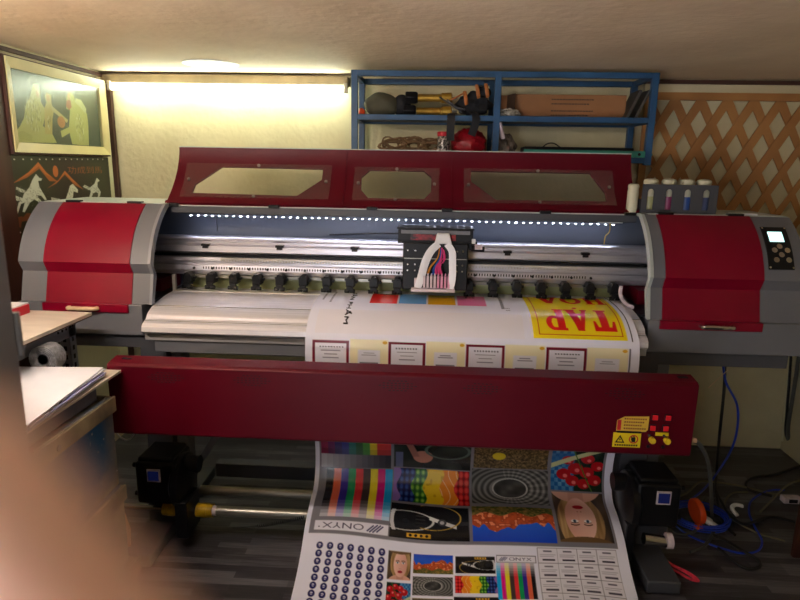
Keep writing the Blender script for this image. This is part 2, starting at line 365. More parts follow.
class Canvas:
    """colours of a printed or lacquered sheet: u to the right, v down, in metres"""
    def __init__(s, W, H, res, bg, ss=2):
        s.W, s.H, s.res, s.ss = W, H, res, ss
        s.nu = int(round(W / res)) + 1; s.nv = int(round(H / res)) + 1
        s.a = np.zeros((s.nv * ss, s.nu * ss, 3)); s.a[:] = bg
        s.U = ((np.arange(s.nu * ss) + .5) / ss - .5) * res; s.V = ((np.arange(s.nv * ss) + .5) / ss - .5) * res
    def win(s, u0, u1, v0, v1):
        i0 = int(np.searchsorted(s.U, u0)); i1 = int(np.searchsorted(s.U, u1)); j0 = int(np.searchsorted(s.V, v0)); j1 = int(np.searchsorted(s.V, v1))
        return i0, i1, j0, j1
    def rect(s, u0, u1, v0, v1, c):
        i0, i1, j0, j1 = s.win(u0, u1, v0, v1); s.a[j0:j1, i0:i1] = c
    def frame(s, u0, u1, v0, v1, w, c):
        s.rect(u0, u1, v0, v0 + w, c); s.rect(u0, u1, v1 - w, v1, c); s.rect(u0, u0 + w, v0, v1, c); s.rect(u1 - w, u1, v0, v1, c)
    def func(s, u0, u1, v0, v1, fn, rot=False):
        i0, i1, j0, j1 = s.win(u0, u1, v0, v1)
        if i1 <= i0 or j1 <= j0: return
        A, B = np.meshgrid((s.U[i0:i1] - u0) / (u1 - u0), (s.V[j0:j1] - v0) / (v1 - v0))
        if rot: A, B = 1 - A, 1 - B
        s.a[j0:j1, i0:i1] = fn(A, B)
    def poly(s, pts, c):
        P = np.array(pts); i0, i1, j0, j1 = s.win(P[:, 0].min(), P[:, 0].max(), P[:, 1].min(), P[:, 1].max())
        if i1 <= i0 or j1 <= j0: return
        A, B = np.meshgrid(s.U[i0:i1], s.V[j0:j1]); ins = np.zeros(A.shape, bool); n = len(P)
        for k in range(n):
            x1, y1 = P[k]; x2, y2 = P[(k + 1) % n]
            if y1 == y2: continue
            ins ^= ((y1 > B) != (y2 > B)) & (A < (x2 - x1) * (B - y1) / (y2 - y1) + x1)
        s.a[j0:j1, i0:i1][ins] = c
    def ell(s, cu, cv, ru, rv, c, inner=0):
        i0, i1, j0, j1 = s.win(cu - ru, cu + ru, cv - rv, cv + rv)
        if i1 <= i0 or j1 <= j0: return
        A, B = np.meshgrid(s.U[i0:i1], s.V[j0:j1]); q = ((A - cu) / ru) ** 2 + ((B - cv) / rv) ** 2
        s.a[j0:j1, i0:i1][(q <= 1) & (q >= inner * inner)] = c
    def line(s, pts, w, c):
        for (x0, y0), (x1, y1) in zip(pts[:-1], pts[1:]):
            L = math.hypot(x1 - x0, y1 - y0) or 1; nx, ny = -(y1 - y0) / L * w / 2, (x1 - x0) / L * w / 2
            s.poly([(x0 + nx, y0 + ny), (x1 + nx, y1 + ny), (x1 - nx, y1 - ny), (x0 - nx, y0 - ny)], c)
    def text(s, t, u0, v0, h, c, ang=0, weight=0.0, width=None):
        V, T = text_tris(t, weight)
        if not len(T): return
        k = h / V[:, 1].max(); kx = (width / V[:, 0].max()) if width else k
        X = V[:, 0] * kx; Y = -V[:, 1] * k; ca, sa = math.cos(ang), math.sin(ang)
        P = np.stack([u0 + X * ca - Y * sa, v0 + X * sa + Y * ca], 1)
        for tri in T: s.poly([P[i] for i in tri], c)
    def final(s):
        a = s.a.reshape(s.nv, s.ss, s.nu, s.ss, 3).mean((1, 3)) / 255.0
        return np.where(a <= .04045, a / 12.92, ((np.clip(a, 0, 1) + .055) / 1.055) ** 2.4)
    def mesh(s, name, S, matl, parent=None, org=(0, 0, 0), solid=0.0):
        col = s.final(); U = np.arange(s.nu) * s.res; V = np.arange(s.nv) * s.res
        UU, VV = np.meshgrid(U, V); P = S(UU, VV)
        o0 = np.array(wloc(parent)[:] if parent is not None else org)
        co = (P.reshape(-1, 3) - o0)
        idx = np.arange(s.nu * s.nv).reshape(s.nv, s.nu)
        q = np.stack([idx[:-1, :-1], idx[1:, :-1], idx[1:, 1:], idx[:-1, 1:]], -1).reshape(-1, 4)
        me = bpy.data.meshes.new(name); me.vertices.add(len(co)); me.vertices.foreach_set('co', co.ravel())
        me.loops.add(q.size); me.loops.foreach_set('vertex_index', q.ravel().astype(np.int32))
        me.polygons.add(len(q)); me.polygons.foreach_set('loop_start', np.arange(0, q.size, 4, dtype=np.int32)); me.polygons.foreach_set('loop_total', np.full(len(q), 4, dtype=np.int32))
        me.polygons.foreach_set('use_smooth', np.ones(len(q), bool))
        me.update(calc_edges=True)
        at = me.color_attributes.new('ink', 'FLOAT_COLOR', 'POINT')
        c4 = np.concatenate([col.reshape(-1, 3), np.ones((len(co), 1))], 1).astype(np.float32); at.data.foreach_set('color', c4.ravel())
        me.materials.append(matl); me.validate()
        o = bpy.data.objects.new(name, me); COL.objects.link(o)
        if parent is not None: o.parent = parent
        else: o.location = org
        if solid:
            md = o.modifiers.new('thickness', 'SOLIDIFY'); md.thickness = solid; md.offset = -1
        return o

# ================================================================ the room
H_CEIL = 2.0
def struct(mb, name, m, **k):
    o = mb.build(name, m, **k); o['kind'] = 'structure'; return o
struct(MB().box(-1.85, 2.15, -1.0, 3.42, -.06, 0), 'floor', M['floor'], org=(0, 0, 0))
struct(MB().box(-1.85, 2.15, -1.0, 3.42, H_CEIL, H_CEIL + .08), 'ceiling', M['ceil'], org=(0, 0, 0))
struct(MB().box(-1.75, 2.03, 3.31, 3.42, 0, H_CEIL), 'wall_back', M['wall'], org=(0, 0, 0))
struct(MB().box(-1.85, -1.75, -1.0, 3.42, 0, H_CEIL), 'wall_left', M['wallr'], org=(0, 0, 0))
struct(MB().box(2.03, 2.15, -1.0, 3.42, 0, H_CEIL), 'wall_right', M['wallr'], org=(0, 0, 0))
struct(MB().box(1.06, 2.03, 3.27, 3.31, 1.972, 1.992), 'trim_1', M['framed'], org=(0, 0, 0))
struct(MB().box(1.06, 2.03, 3.285, 3.31, 1.925, 1.972), 'trim_2', M['wallr'], org=(0, 0, 0))
struct(MB().prism([(-1.75, 3.30), (-1.722, 3.30), (-1.722, 3.272), (-1.75, 3.272)], 0, 1.99, axis='z'), 'trim_3', M['framed'], org=(0, 0, 0))
struct(MB().box(-1.75, -1.742, 3.18, 3.27, 0, 1.97), 'trim_4', M['trimcream'], org=(0, 0, 0))
struct(MB().box(-1.75, -1.735, .5, 3.27, 1.972, 1.988), 'trim_5', M['framed'], org=(0, 0, 0))
struct(MB().box(-1.85, -1.6, -1.1, -1.0, 0, H_CEIL).box(-.45, 2.15, -1.1, -1.0, 0, H_CEIL), 'wall_front', M['wallr'], org=(0, 0, 0))
PY0F = 2.457
struct(MB().box(-1.75, -1.725, 2.30, PY0F - .012, 0, 1.97), 'trim_6', M['darkwood'], org=(0, 0, 0))

# ---- recessed ceiling lamp (off)
t = thing('ceiling_lamp', (-1.06, 2.96, H_CEIL), 'unlit round pale flush lamp in the ceiling above the glowing wall tube', 'lamp')
MB().lathe([(0.10, 2.0), (0.128, 2.0), (0.130, 1.9985), (.128, 1.9965), (.105, 1.996)], (-1.06, 2.96, 0), 48).build('ring', M['white'], t)
MB().lathe([(0.0, 1.9955), (0.107, 1.9955), (0.107, 1.999), (0, 1.999)], (-1.06, 2.96, 0), 48).build('diffuser', M['seal'], t)

# ---- fluorescent batten on the back wall
def tube_lamp(x0, x1, y, z, label, m, wall=True, g=None):
    t = thing('tube_light', ((x0 + x1) / 2, y, z), label, 'light', g)
    if wall: MB().box(x0 - .05, x1 + .02, y - .004, y + .078, z + .018, z + .062).build('housing', M['fixture'], t, bevel=.004)
    else: MB().box(x0 - .03, x1 + .03, y - .03, y + .03, z + .03, z + .075).build('housing', M['fixture'], t, bevel=.004)
    MB().cyl((x0, y, z), (x1, y, z), .0135, n=20).build('glass_tube', m, t)
    for xa, xb in ((x0 - .018, x0), (x1, x1 + .018)):
        MB().box(xa, xb, y - .016, y + .016, z - .018, z + .03).build('lamp_holder', M['socket'], t, bevel=.003)
    if not wall:
        for x in (x0 + .15, x1 - .15): MB().cyl((x, y, z + .075), (x, y, H_CEIL), .004, n=8).build('suspension_rod', M['fixture'], t)
    return t
tube_lamp(-1.69, -.47, 3.232, 1.923, 'glowing fluorescent tube in a batten high on the cream back wall', M['tube'])
tube_lamp(-1.69, -.86, 1.13, 1.88, 'fluorescent tube hung under the ceiling left of the viewer, outside the picture', M['tubewarm'], wall=False)

# ---- framed relief picture on the left wall
XP = -1.742
def wall_map(y0, z1, x):
    def S(U, V): return np.stack([np.full_like(U, x), y0 + U, z1 - V], -1)
    return S
PY0, PY1, PZ0, PZ1 = (2.4574, 3.2001, 1.5748, 1.9477)
pc = thing('framed_picture', (XP, (PY0 + PY1) / 2, PZ0), 'glazed picture in a wide champagne frame showing two robed adults and a child in gold', 'picture')
fw = .040
fm = MB()
o_ = [(PY0, PZ0), (PY1, PZ0), (PY1, PZ1), (PY0, PZ1)]; i_ = [(PY0 + fw, PZ0 + fw), (PY1 - fw, PZ0 + fw), (PY1 - fw, PZ1 - fw), (PY0 + fw, PZ1 - fw)]
for k in range(4):
    a, b = o_[k], o_[(k + 1) % 4]; c, d = i_[(k + 1) % 4], i_[k]
    fm.add([(XP, *a), (XP, *b), (XP + .034, *b), (XP + .034, *a), (XP, *d), (XP, *c), (XP + .022, *c), (XP + .022, *d)],
           [(0, 1, 2, 3), (7, 6, 5, 4), (3, 2, 6, 7), (0, 4, 5, 1), (0, 3, 7, 4), (1, 5, 6, 2)])
fm.build('frame', M['framew'], pc, fix=True, sharp=20)
em = MB()
for (a, b, c, d) in ((PY0 - .008, PY1 + .008, PZ0 - .008, PZ0), (PY0 - .008, PY1 + .008, PZ1, PZ1 + .006), (PY0 - .010, PY0, PZ0, PZ1), (PY1, PY1 + .008, PZ0, PZ1)):
    em.box(XP, XP + .028, a, b, c, d)
em.build('frame_edge', M['framed'], pc)
M['print'] = mat('lacquer_picture', (255, 255, 255), .35, attr='ink')
cv = Canvas(PY1 - PY0 - 2 * fw, PZ1 - PZ0 - 2 * fw, .002, (40, 48, 44), ss=2)
cv.func(0, cv.W, 0, cv.H, lambda a, b: (np.array([52, 64, 58]) + 26 * (np.sin(a * 23 + 5 * np.sin(b * 9)) * np.sin(b * 17 + a * 6))[..., None] * .35))
G1, G2, FL = (196, 188, 120), (160, 150, 82), (196, 128, 82)
F1 = {'mary': [(0.1558, 0.0425), (0.1827, 0.0424), (0.198, 0.0722), (0.1974, 0.1141), (0.2171, 0.1376), (0.2145, 0.1762), (0.1933, 0.2161), (0.2555, 0.2473), (0.2831, 0.2859), (-0.0106, 0.2939), (-0.0113, 0.2644), (0.0389, 0.2256), (0.0704, 0.1911), (0.0938, 0.1324), (0.1221, 0.1052)], 'child': [(0.2479, 0.0682), (0.2754, 0.0763), (0.2729, 0.1154), (0.2862, 0.1402), (0.2664, 0.1854), (0.2555, 0.2473), (0.2014, 0.2499), (0.2171, 0.1376), (0.2361, 0.1103), (0.2263, 0.0859)], 'arm': [(0.2677, 0.1202), (0.3879, 0.1768), (0.3774, 0.1911), (0.2734, 0.1457)], 'joseph': [(0.4276, 0.0417), (0.4569, 0.0612), (0.4621, 0.079), (0.5105, 0.0928), (0.5556, 0.1362), (0.5583, 0.1937), (0.5473, 0.2893), (0.4043, 0.2882), (0.3905, 0.236), (0.326, 0.26), (0.3203, 0.2306), (0.3904, 0.2086), (0.4123, 0.1294), (0.3838, 0.1273), (0.3934, 0.0725)], 'sack': [(0.4688, 0.0691), (0.5138, 0.0738), (0.5544, 0.1124), (0.543, 0.1372), (0.4993, 0.1079), (0.4605, 0.0884)], 'beard': [(0.3926, 0.086), (0.4236, 0.0829), (0.4279, 0.1143), (0.4038, 0.1319), (0.3846, 0.1138)], 'halo': [((0.1558, 0.0425), 0.0276), ((0.2523, 0.0677), 0.0218), ((0.4314, 0.0386), 0.0249)], 'faces': [((0.1799, 0.0808), 0.0119), ((0.2512, 0.09), 0.014), ((0.4117, 0.0678), 0.012)], 'basket': (0.3337, 0.1896, 0.03, 0.026), 'folds': [(0.133, 0.1699, 0.055, 0.075, 110), (0.2397, 0.1959, 0.018, 0.03, 16), (0.4821, 0.2078, 0.035, 0.065, 60)], 'hem': (0.0204, 0.2588)}
for q in range(9):
    cv.line([(0.008 + .05 * (q % 3), .04 + .03 * q), (.02 + .05 * (q % 3), .03 + .03 * q), (.035 + .05 * (q % 3), .045 + .03 * q)], .0018, (110, 122, 108))
for (c_, r_) in F1['halo']: cv.ell(c_[0], c_[1], r_, r_, (178, 184, 160), .88)
for k in ('mary', 'joseph'): cv.poly(F1[k], G1)
cv.poly(F1['child'], (200, 176, 110)); cv.poly(F1['arm'], (206, 190, 140)); cv.poly(F1['sack'], (214, 210, 160))
cv.ell(*F1['basket'], FL)
for (c_, r_) in F1['faces']: cv.ell(c_[0], c_[1], r_, r_ * 1.2, (204, 158, 104))
cv.poly(F1['beard'], (178, 92, 60))
for cx, cy, rx, ry, n in F1['folds']:
    for q in range(n):
        a = rng.rand() * 2 * PI; rr = math.sqrt(rng.rand()); x = cx + rx * rr * math.cos(a); y = cy + ry * rr * math.sin(a)
        cv.line([(x, y - .007), (x + .002, y), (x - .001, y + .007)], .0022, (240, 236, 196) if q % 2 else (122, 116, 62))
for q in range(5): cv.line([(F1['hem'][0] + .004 * q, F1['hem'][1] + .006 * q), (F1['hem'][0] + .03, F1['hem'][1] - .012 + .007 * q), (F1['hem'][0] + .09, F1['hem'][1] + .004 + .006 * q)], .0018, G2)
cv.mesh('relief_panel', wall_map(PY0 + fw, PZ1 - fw, XP + .008), M['print'], pc)
MB().box(XP + .016, XP + .018, PY0 + fw - .004, PY1 - fw + .004, PZ0 + fw - .004, PZ1 - fw + .004).build('glass', M['picglass'], pc)

# ---- lacquer picture with white horses, below it
QY0, QY1, QZ0, QZ1 = (2.4313, 3.2095, 1.12, 1.5624)
hp = thing('lacquer_picture', (XP, (QY0 + QY1) / 2, QZ0), 'unframed dark lacquer picture of white galloping horses below orange mountains', 'picture')
cv = Canvas(QY1 - QY0, QZ1 - QZ0, .002, (40, 42, 32), ss=2)
cv.func(0, cv.W, 0, cv.H, lambda a, b: np.stack([44 + 50 * np.clip(b - .45, 0, 1) * (.5 + .5 * np.sin(a * 14 + 6 * b)), 44 + 8 * np.sin(9 * a) - 10 * b, 34 - 14 * b], -1))
F2 = {'mount': [[(0.0021, 0.1166), (0.1188, 0.0696), (0.1918, 0.0267), (0.2416, 0.0722), (0.3173, 0.1137), (0.2564, 0.1108), (0.1939, 0.0556), (0.1049, 0.0926)], [(0.2312, 0.1432), (0.3242, 0.1071), (0.3803, 0.0655), (0.4374, 0.1061), (0.5241, 0.1591), (0.4511, 0.1349), (0.3771, 0.0841), (0.3042, 0.1235)]], 'mount2': [[(0.0463, 0.1007), (0.1188, 0.0696), (0.1918, 0.0267), (0.2416, 0.0722), (0.281, 0.096), (0.2297, 0.0787), (0.1917, 0.0447), (0.1169, 0.0803)], [(0.2757, 0.1261), (0.3242, 0.1071), (0.3803, 0.0655), (0.4374, 0.1061), (0.4769, 0.1321), (0.43, 0.113), (0.3783, 0.0772), (0.3173, 0.1137)]], 'sun': (0.3084, 0.0676, 0.02, 0.026), 'horse': [[(0.1673, 0.0778), (0.187, 0.0942), (0.2073, 0.0979), (0.1982, 0.1074), (0.1775, 0.1069), (0.1801, 0.1329), (0.2041, 0.1633), (0.2228, 0.1906), (0.2094, 0.1932), (0.1867, 0.1723), (0.1514, 0.1674), (0.1873, 0.1986), (0.1761, 0.2025), (0.1379, 0.186), (0.1059, 0.1971), (0.0647, 0.2356), (0.0508, 0.2327), (0.072, 0.1951), (0.0472, 0.1998), (0.0119, 0.2503), (0.0012, 0.2476), (0.0343, 0.1928), (0.0611, 0.1756), (0.0739, 0.1575), (0.1122, 0.1338), (0.1377, 0.1028)], [(0.0857, 0.1454), (0.0321, 0.1279), (0.0256, 0.1381), (0.0514, 0.1503), (0.0793, 0.1546)], [(0.0611, 0.1756), (0.0078, 0.1606), (-0.004, 0.1753), (0.0308, 0.1864), (0.0594, 0.1849)], [(0.3601, 0.2016), (0.3906, 0.1645), (0.4075, 0.137), (0.4337, 0.1273), (0.4725, 0.1571), (0.4675, 0.1714), (0.4338, 0.1628), (0.4202, 0.2049)], [(0.2548, 0.1823), (0.3207, 0.1925), (0.3183, 0.2061), (0.2571, 0.2006)], [(0.65, 0.1032), (0.6759, 0.1189), (0.6532, 0.126), (0.6493, 0.1487), (0.6763, 0.1765), (0.6623, 0.199), (0.6397, 0.2055), (0.6506, 0.1831), (0.6307, 0.1746), (0.6016, 0.1809), (0.5759, 0.2097), (0.5557, 0.2087), (0.5823, 0.1726), (0.5793, 0.1501), (0.6238, 0.1327)], [(0.5923, 0.1543), (0.5348, 0.1353), (0.5161, 0.1442), (0.5702, 0.1631)]], 'line': [[(0.1615, 0.1678), (0.1658, 0.2137), (0.1482, 0.2138)]], 'dots': [(-0.0128, 0.0172), (0.0383, 0.0167), (0.0945, 0.0161), (0.1483, 0.0156), (0.2042, 0.0151), (0.2496, 0.0146), (0.2955, 0.0142), (0.3497, 0.0136), (0.3966, 0.0132), (0.4425, 0.0127), (0.4912, 0.0122), (0.5337, 0.0118), (0.5827, 0.0113), (0.6306, 0.0109), (0.6757, 0.0104), (0.7235, 0.01), (0.0214, 0.317), (-0.0021, 0.3176)], 'brush': [[(0.0153, 0.2724), (0.0785, 0.2398), (0.1568, 0.2523), (0.0923, 0.273)], [(-0.0188, 0.257), (0.0477, 0.2501), (0.0294, 0.2989), (-0.0142, 0.2821)]], 'tx': (0.4042, 0.08059999999999999, 0.0348, 0.3006)}
for P in F2['mount']: cv.poly(P, (150, 84, 36))
for P in F2['mount2']: cv.poly(P, (186, 104, 44))
cv.ell(*F2['sun'], (176, 96, 44))
for P in F2['horse']: cv.poly(P, (196, 200, 186))
for P in F2['line']: cv.line(P, .0035, (196, 200, 186))
for c_ in F2['dots']: cv.ell(c_[0], c_[1], .0055, .0032, (206, 208, 198))
for P in F2['horse'][:1]:
    a = np.array(P)
    for q in range(50):
        p = a.mean(0) + rng.randn(2) * a.std(0) * .5; cv.line([tuple(p), tuple(p + [.004, .004])], .0016, (120, 122, 108))
for P in F2['horse']:
    a = np.array(P); s_ = a.std(0)
    for q in range(int(20 + 700 * s_[0])):
        p = a.mean(0) + rng.randn(2) * s_ * .75
        cv.line([tuple(p), tuple(p + rng.randn(2) * .003 + [.003, .003])], .0017, (96, 98, 84))
for P in F2['brush']: cv.poly(P, (120, 66, 34))
cv.text('功成到馬', F2['tx'][0], F2['tx'][1], F2['tx'][2], (150, 84, 42), width=F2['tx'][3], weight=-.005)
cv.mesh('painted_face', wall_map(QY0, QZ1, XP + .0125), M['print'], hp)
MB().box(XP, XP + .012, QY0, QY1, QZ0, QZ1).build('board', M['framed'], hp)

# ---- wooden lattice on the back wall
def lattice():
    x0, x1, z0, z1 = 1.085, 2.025, .60, 1.925; z1r = z1 - .028
    mb = MB(); px, pz = .131, .230; ang = math.atan2(px, pz); w = .045
    for layer, sgn in ((0, 1), (1, -1)):
        ya = 3.284 if layer == 0 else 3.290
        c = -40
        while c < 40:
            # centre line: x = xs + sgn * (z - z1) * px/pz
            xs = 1.10 - .082 + c * px + (px / 2); c += 1
            pts = []
            k = sgn * px / pz
            zt = [z0, z1]
            if abs(k) > 0:
                za = z1r + (x0 - xs) / k; zb = z1r + (x1 - xs) / k
                lo, hi = max(z0, min(za, zb)), min(z1, max(za, zb))
                if hi - lo < .02: continue
                xa, xb = xs + k * (lo - z1r), xs + k * (hi - z1r)
                hw = w / 2 / math.cos(ang)
                P = [(xa - hw, lo), (xa + hw, lo), (xb + hw, hi), (xb - hw, hi)]
                P = [(min(max(a, x0 - .01), x1 + .003), b) for a, b in P]
                mb.prism(P, ya, ya + .0055, 0, axis='y')
    return mb.build('laths', M['lattice'], lt)
lt = thing('lattice_screen', (1.555, 3.29, .6), 'orange-brown diamond lattice of crossed wooden laths fixed to the wall', 'lattice')
lattice()
MB().box(1.075, 2.028, 3.276, 3.298, 1.895, 1.932).build('top_rail', M['lattice'], lt)
MB().box(1.065, 1.10, 3.276, 3.298, .6, 1.895).build('side_rail', M['lattice'], lt)

# ---- blue steel rack hanging under the ceiling
SX0, SX1, SY0, SY1 = -.395, 1.012, 2.95, 3.275
ZT, ZM, ZB = 1.974, 1.778, 1.598
rk = thing('wall_rack', ((SX0 + SX1) / 2, 3.1, ZB - .03), 'blue painted steel rack hung high on the back wall', 'rack')
for x in (SX0, .272, SX1 - .03):
    for y in (SY0, SY1 - .03):
        zz = ZB - .03
        MB().box(x, x + .03, y, y + .03, zz, ZT + .004).build('upright', M['bluepaint'], rk, bevel=.002)
for z in (ZT, ZM, ZB):
    for y in (SY0, SY1 - .03):
        MB().box(SX0 + .03, SX1 - .03, y + .002, y + .028, z - .022, z + .004).build('rail', M['bluepaint'], rk, bevel=.002)
    for x in (SX0 + .004, SX1 - .028):
        MB().box(x, x + .022, SY0 + .03, SY1 - .03, z - .020, z + .002).build('side_rail', M['bluepaint'], rk)
for z in (ZM, ZB):
    MB().box(SX0 + .03, SX1 - .03, SY0 + .028, SY1 - .03, z - .012, z - .002).build('shelf_board', M['slate'], rk)

# things on the rack
def topthing(mb, name, m, label, cat, **k):
    o = mb.build(name, m, **k); tag(o, label, cat, k.get('group')); return o
zt = ZM - .001; zb = ZB - .001
cb = thing('cloth_bag', (-.26, 3.08, zt), 'rounded olive-grey padded bag at the left end of the top rack shelf', 'bag')
MB().ell((-.262, 3.08, zt + .058), (.085, .06, .058), 28, 16, fn=lambda q: 1 + .04 * math.sin(5 * q.x + 3 * q.z)).build('body', M['canvas'], cb)
MB().ell((-.165, 3.10, zt + .058), (.045, .05, .052), 20, 12).build('end_pouch', M['strap'], cb)
topthing(MB().ell((-.352, 3.00, zt + .018), (.016, .014, .017), 12, 8, fn=lambda q: 1 + .15 * math.sin(9 * q.x)), 'orange_offcut', M['orange'], 'small orange lump in the corner of the top rack shelf', 'scrap')
for i, (zc, lab) in enumerate(((zt + .029, 'old brass spindle with a hexagonal dark end, the lower of two stacked'), (zt + .091, 'old brass spindle with a hexagonal dark end, resting on the lower one'))):
    s_ = thing('brass_spindle', (0, 3.08, zc), lab, 'spindle', 'brass spindles on the rack')
    y = 3.06; dx = .004 if i else -.004
    MB().lathe([(.028, -.105 + dx), (.031, -.10 + dx), (.031, -.055 + dx), (.026, -.045 + dx)], (-.045, y, zc), 6, axis='x').build('hexagonal_end', M['black'], s_, bevel=.002)
    MB().lathe([(.018, -.046), (.018, .07), (.024, .075), (.026, .12), (.018, .125)], (-.045, y, zc), 24, axis='x').build('barrel', M['brass'], s_)
    MB().lathe([(.006, .124), (.006, .15)], (-.045, y, zc), 12, axis='x').build('pin', M['screw'], s_)
# tool belt hanging over the edge
tb = thing('strap_harness', (.19, 3.02, zt), 'black webbing harness with orange-tan straps spilling over the top rack shelf', 'harness')
MB().ell((.185, 3.06, zt + .06), (.085, .07, .058), 24, 14, fn=lambda q: 1 + .18 * math.sin(6 * q.x + 2) * math.cos(7 * q.z)).build('bundle', M['strap'], tb)
MB().ell((.225, 3.05, zt + .118), (.035, .045, .03), 20, 12, fn=lambda q: 1 + .12 * math.sin(8 * q.x)).build('bundle_top', M['strap'], tb)
for P in ([(.09, 2.99, 1.79), (.075, 2.955, 1.785), (.075, 2.936, 1.76), (.073, 2.936, 1.70), (.075, 2.938, 1.665)], [(.175, 3.0, 1.80), (.185, 2.96, 1.79), (.19, 2.936, 1.765), (.185, 2.936, 1.73), (.172, 2.937, 1.69)]):
    MB().path(smooth(P), .02, 8, flat=(.14, 1.0)).build('hanging_strap', M['strap'], tb)
for x, dz in ((.135, 0.0), (.19, .03), (.232, .035)):
    MB().path(smooth([(x, 2.99, zt + .115 + dz), (x + .003, 2.975, zt + .095 + dz), (x + .008, 2.975, zt + .07 + dz), (x + .012, 2.985, zt + .055 + dz)]), .009, 6, flat=(.3, 1)).build('tan_strap', M['buckle'], tb, label='orange-tan strap')
MB().path(smooth([(.07, 2.975, zt + .075), (.10, 2.97, zt + .088), (.135, 2.972, zt + .108)]), .004, 6).build('tan_cord', M['buckle'], tb)
for P in ([(.02, 3.0, zt + .088), (.07, 2.97, zt + .055), (.125, 2.97, zt + .02)], [(.055, 2.98, zt + .075), (.10, 2.965, zt + .04), (.14, 2.965, zt + .03)]):
    MB().path(P, .008, 8, flat=(.5, 1)).build('rod', M['blackm'], tb)
# cartons
cb2 = thing('long_carton', (.66, 3.10, zt), 'long brown cardboard carton lying on the top rack shelf', 'box')
MB().box(.375, .90, 3.04, 3.20, zt, zt + .112, 0).build('body', M['cardboard'], cb2, bevel=.003)
MB().obox((.36, 3.06, zt + .058), (.002, .10, .108), (0, 0, .3)).build('end_flap', M['boardedge'], cb2)
for k, z in enumerate((.086, .066, .034, .014)):
    mm = MB(); x = .55
    while x < .74 - .02 * (k % 2):
        w_ = .006 + .006 * rng.rand(); mm.box(x, x + w_, 3.0390, 3.0400, zt + z, zt + z + .006); x += w_ + .003
    mm.build('printed_line', M['boardedge'], cb2)
topthing(MB().box(.318, .365, 3.10, 3.18, zt, zt + .112), 'small_carton', M['cardboard'], 'small upright carton beside the long carton', 'box', bevel=.002)
topthing(MB().ell((.345, 3.00, zt + .018), (.055, .025, .022), 26, 16, fn=lambda q: 1 + .22 * math.sin(9 * q.x + 4 * q.z) * math.cos(8 * q.y + 5 * q.z)), 'wrap_bundle', M['silverbag'], 'crumpled shiny clear wrap in front of the cartons', 'wrap')
for i, (x, lab) in enumerate(((.918, 'leaning dark sheet beside the long carton'), (.958, 'leaning dark sheet nearest the rack\'s end upright'))):
    topthing(MB().obox((x, 3.05, zt + .066), (.012, .14, .135), (0, .42, 0)), 'leaning_sheet', M['slate'], lab, 'sheet')
# lower shelf
def coil(c, R, turns, seed, r=.0055):
    rr = random.Random(seed); P = []
    for k in range(turns * 14):
        a = 2 * PI * k / 14; q = R * (1 + .22 * math.sin(a * .37 + seed)); q2 = R * (.62 + .30 * math.sin(a * .23 + seed * 2)); P.append((c[0] + q * math.cos(a) * 1.1 + .016 * math.sin(a * .13 + seed), c[1] + .030 * math.sin(k * .21 + seed), c[2] + q2 * math.sin(a + .5 * math.sin(a * .4)) * .92))
    return P
rp = MB()
rp.path(coil((-.20, 3.06, zb + .048), .048, 7, 1), .0042, 6); rp.path(coil((-.10, 3.07, zb + .048), .050, 9, 2), .0042, 6); rp.path(coil((-.01, 3.08, zb + .045), .045, 8, 3), .0042, 6)
topthing(rp, 'rope_hank', M['rope'], 'tangled hank of tan rope on the lower rack shelf', 'rope')
jr = thing('screw_jar', (.045, 3.0, zb), 'clear jar of screws with a red lid on the lower rack shelf', 'jar')
MB().lathe([(.0, zb), (.028, zb), (.03, zb + .006), (.03, zb + .085), (.027, zb + .092)], (.045, 3.0, 0), 24).build('jar_body', M['jar'], jr)
MB().lathe([(.031, zb + .090), (.032, zb + .093), (.032, zb + .108), (.030, zb + .111), (0, zb + .111)], (.045, 3.0, 0), 24).build('lid', M['redlid'], jr)
topthing(MB().lathe([(0, zb), (.03, zb), (.034, zb + .02), (.03, zb + .024)], (-.03, 3.0, 0), 20), 'green_dish', M['green'], 'small green plastic piece beside the screw jar', 'dish')
topthing(MB().ell((.165, 3.06, zb + .078), (.085, .075, .082), 30, 18, fn=lambda q: (1 + .07 * math.sin(9 * q.x + 5 * q.z) * math.cos(8 * q.z) + .06 * math.sin(17 * q.x - 11 * q.z + 4 * q.y)) * (1.0 - .35 * max(0, q.z)) * (1 + .25 * max(0, -q.z))), 'red_bag', M['redbag'], 'crumpled red plastic bag on the lower rack shelf', 'bag')
topthing(MB().ell((.335, 3.05, zb + .05), (.058, .05, .056), 26, 16, fn=lambda q: 1 + .18 * math.sin(8 * q.x + 5 * q.z) * math.cos(7 * q.y)), 'cloudy_bag', M['clearbag'], 'crumpled cloudy plastic bag right of the middle upright', 'bag')
topthing(MB().path([(.325, 2.985, zb + .085), (.30, 2.96, zb + .155)], .011, 12), 'paper_roll', M['damper'], 'whitish roll leaning out of the cloudy plastic bag', 'roll')
tc_ = thing('tool_case', (.66, 3.05, zb), 'long flat black case with a thin carrying loop on the lower rack shelf', 'case')
MB().box(.43, .945, 3.0, 3.14, zb, zb + .05).build('case_body', M['black'], tc_, bevel=.006)
MB().path(smooth([(.52, 3.02, zb + .048), (.54, 3.02, zb + .064), (.57, 3.02, zb + .067), (.60, 3.02, zb + .05)]), .003, 6).build('handle', M['black'], tc_)
sl = thing('spirit_level', (.95, 2.94, ZB), 'turquoise spirit level lying along the front rail of the rack', 'level')
MB().prism([(.42, ZB + .0045), (1.0, ZB + .0045), (1.018, ZB + .018), (1.0, ZB + .034), (.42, ZB + .034)], 2.952, 2.965, axis='y').build('level_body', M['tealmetal'], sl)
MB().cyl((.955, 2.950, ZB + .019), (.955, 2.953, ZB + .019), .007).build('vial', M['black'], sl)

